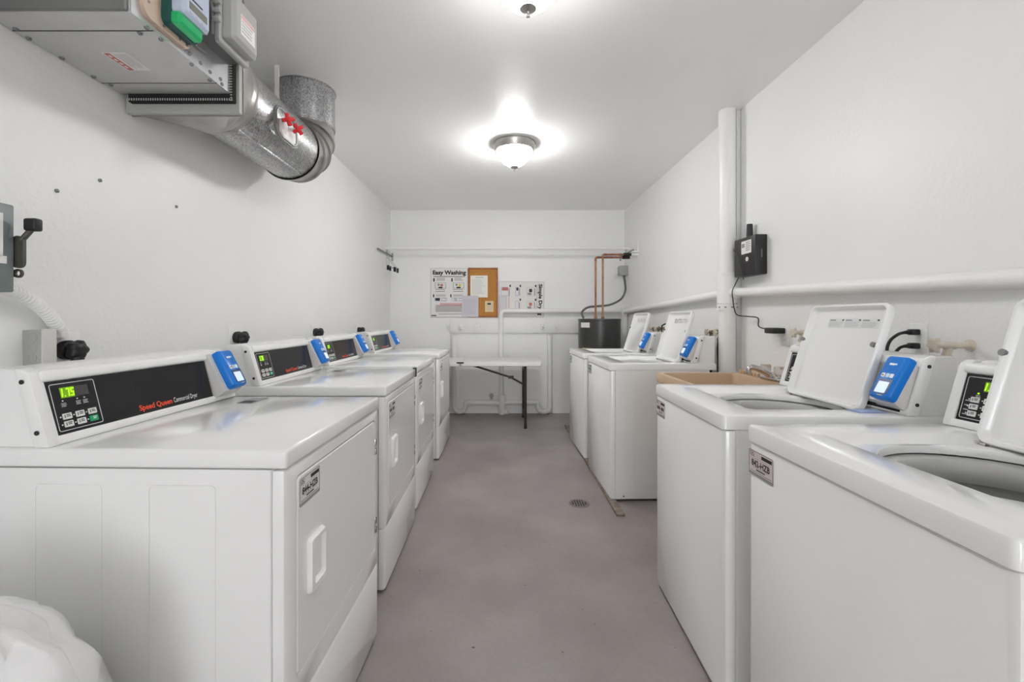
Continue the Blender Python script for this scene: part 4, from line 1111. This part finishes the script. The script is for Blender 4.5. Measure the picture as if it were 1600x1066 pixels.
# ------------------------------------------------------------------ floor drain and plastic bag
t = thing('floor_drain', 'small round floor drain grate in the aisle', 'drain', (.503, 2.898, 0))
b = MB(); b.lathe([(.068, 0), (.066, .003), (.060, .0035), (.058, .002), (0, .002)], mat('drain_metal', (.20, .17, .17), .45, .3), 32); b.build('grate', t)
b = MB()
for r_, y in enumerate((-.034, -.011, .011, .034)):
    nn = 4 if abs(y) > .03 else 6
    for k in range(nn):
        x = (k - (nn - 1) / 2) * .0165
        b.plate(x - .0042, x + .0042, y - .009, y + .009, .0018, .0026, 'dark', .003)
b.build('slots', t, 0)

b = MB()
Lp = []; n = 72
prof = [(.16, 0), (.23, .02), (.27, .10), (.285, .22), (.28, .36), (.262, .48), (.238, .57), (.200, .645), (.150, .700), (.095, .735), (.045, .752), (.006, .756)]
pr = []
for i in range(len(prof) - 1):
    for j in range(4):
        f = j / 4; pr.append((prof[i][0] * (1 - f) + prof[i + 1][0] * f, prof[i][1] * (1 - f) + prof[i + 1][1] * f))
pr.append(prof[-1])
for r, z in pr:
    row = []
    for k in range(n):
        a = 2 * PI * k / n
        p = Vector((math.cos(a) * .9, math.sin(a) * .9, z * 2.2))
        w = noise.noise(p * 1.6 + Vector((3, 1, 2))) * .05 + abs(noise.noise(p * 3.4)) * .055 + abs(noise.noise(p * 7)) * .022 - .03
        k_ = min(1, r / .12) * min(1, z / .03)
        rr = r + w * k_
        row.append((rr * math.cos(a), min(rr * math.sin(a), .29), max(0, z + noise.noise(p * 4 + Vector((9, 9, 9))) * .025 * k_)))
    Lp.append(row)
b.loops(Lp, 'bag', True, True, Matrix.Translation((-.965, .690, 0)))
tag(b.build('plastic_bag', smooth=60), 'crumpled white plastic bag on the floor beside the first dryer', 'bag')

# ------------------------------------------------------------------ camera, world, view
cam = bpy.data.cameras.new('camera'); co = bpy.data.objects.new('camera', cam); C.objects.link(co)
co.location = (0, 0, 1.212); co.rotation_euler = (PI / 2, 0, 0)
cam.sensor_fit = 'HORIZONTAL'; cam.sensor_width = 36; cam.lens = 691 / 1600 * 36
cam.shift_x = 15 / 1600; cam.shift_y = -35 / 1600
cam.clip_start = .02
sc = bpy.context.scene
sc.camera = co
w = bpy.data.worlds.new('world'); sc.world = w; w.use_nodes = True
w.node_tree.nodes['Background'].inputs['Color'].default_value = (.96, .98, 1, 1)
w.node_tree.nodes['Background'].inputs['Strength'].default_value = 4.3
vs = sc.view_settings
vs.view_transform = 'Standard'; vs.look = 'None'; vs.gamma = 1.0; vs.use_curve_mapping = False
vs.exposure = 0.82
sc.cycles.max_bounces = 14; sc.cycles.diffuse_bounces = 8; sc.cycles.use_denoising = True
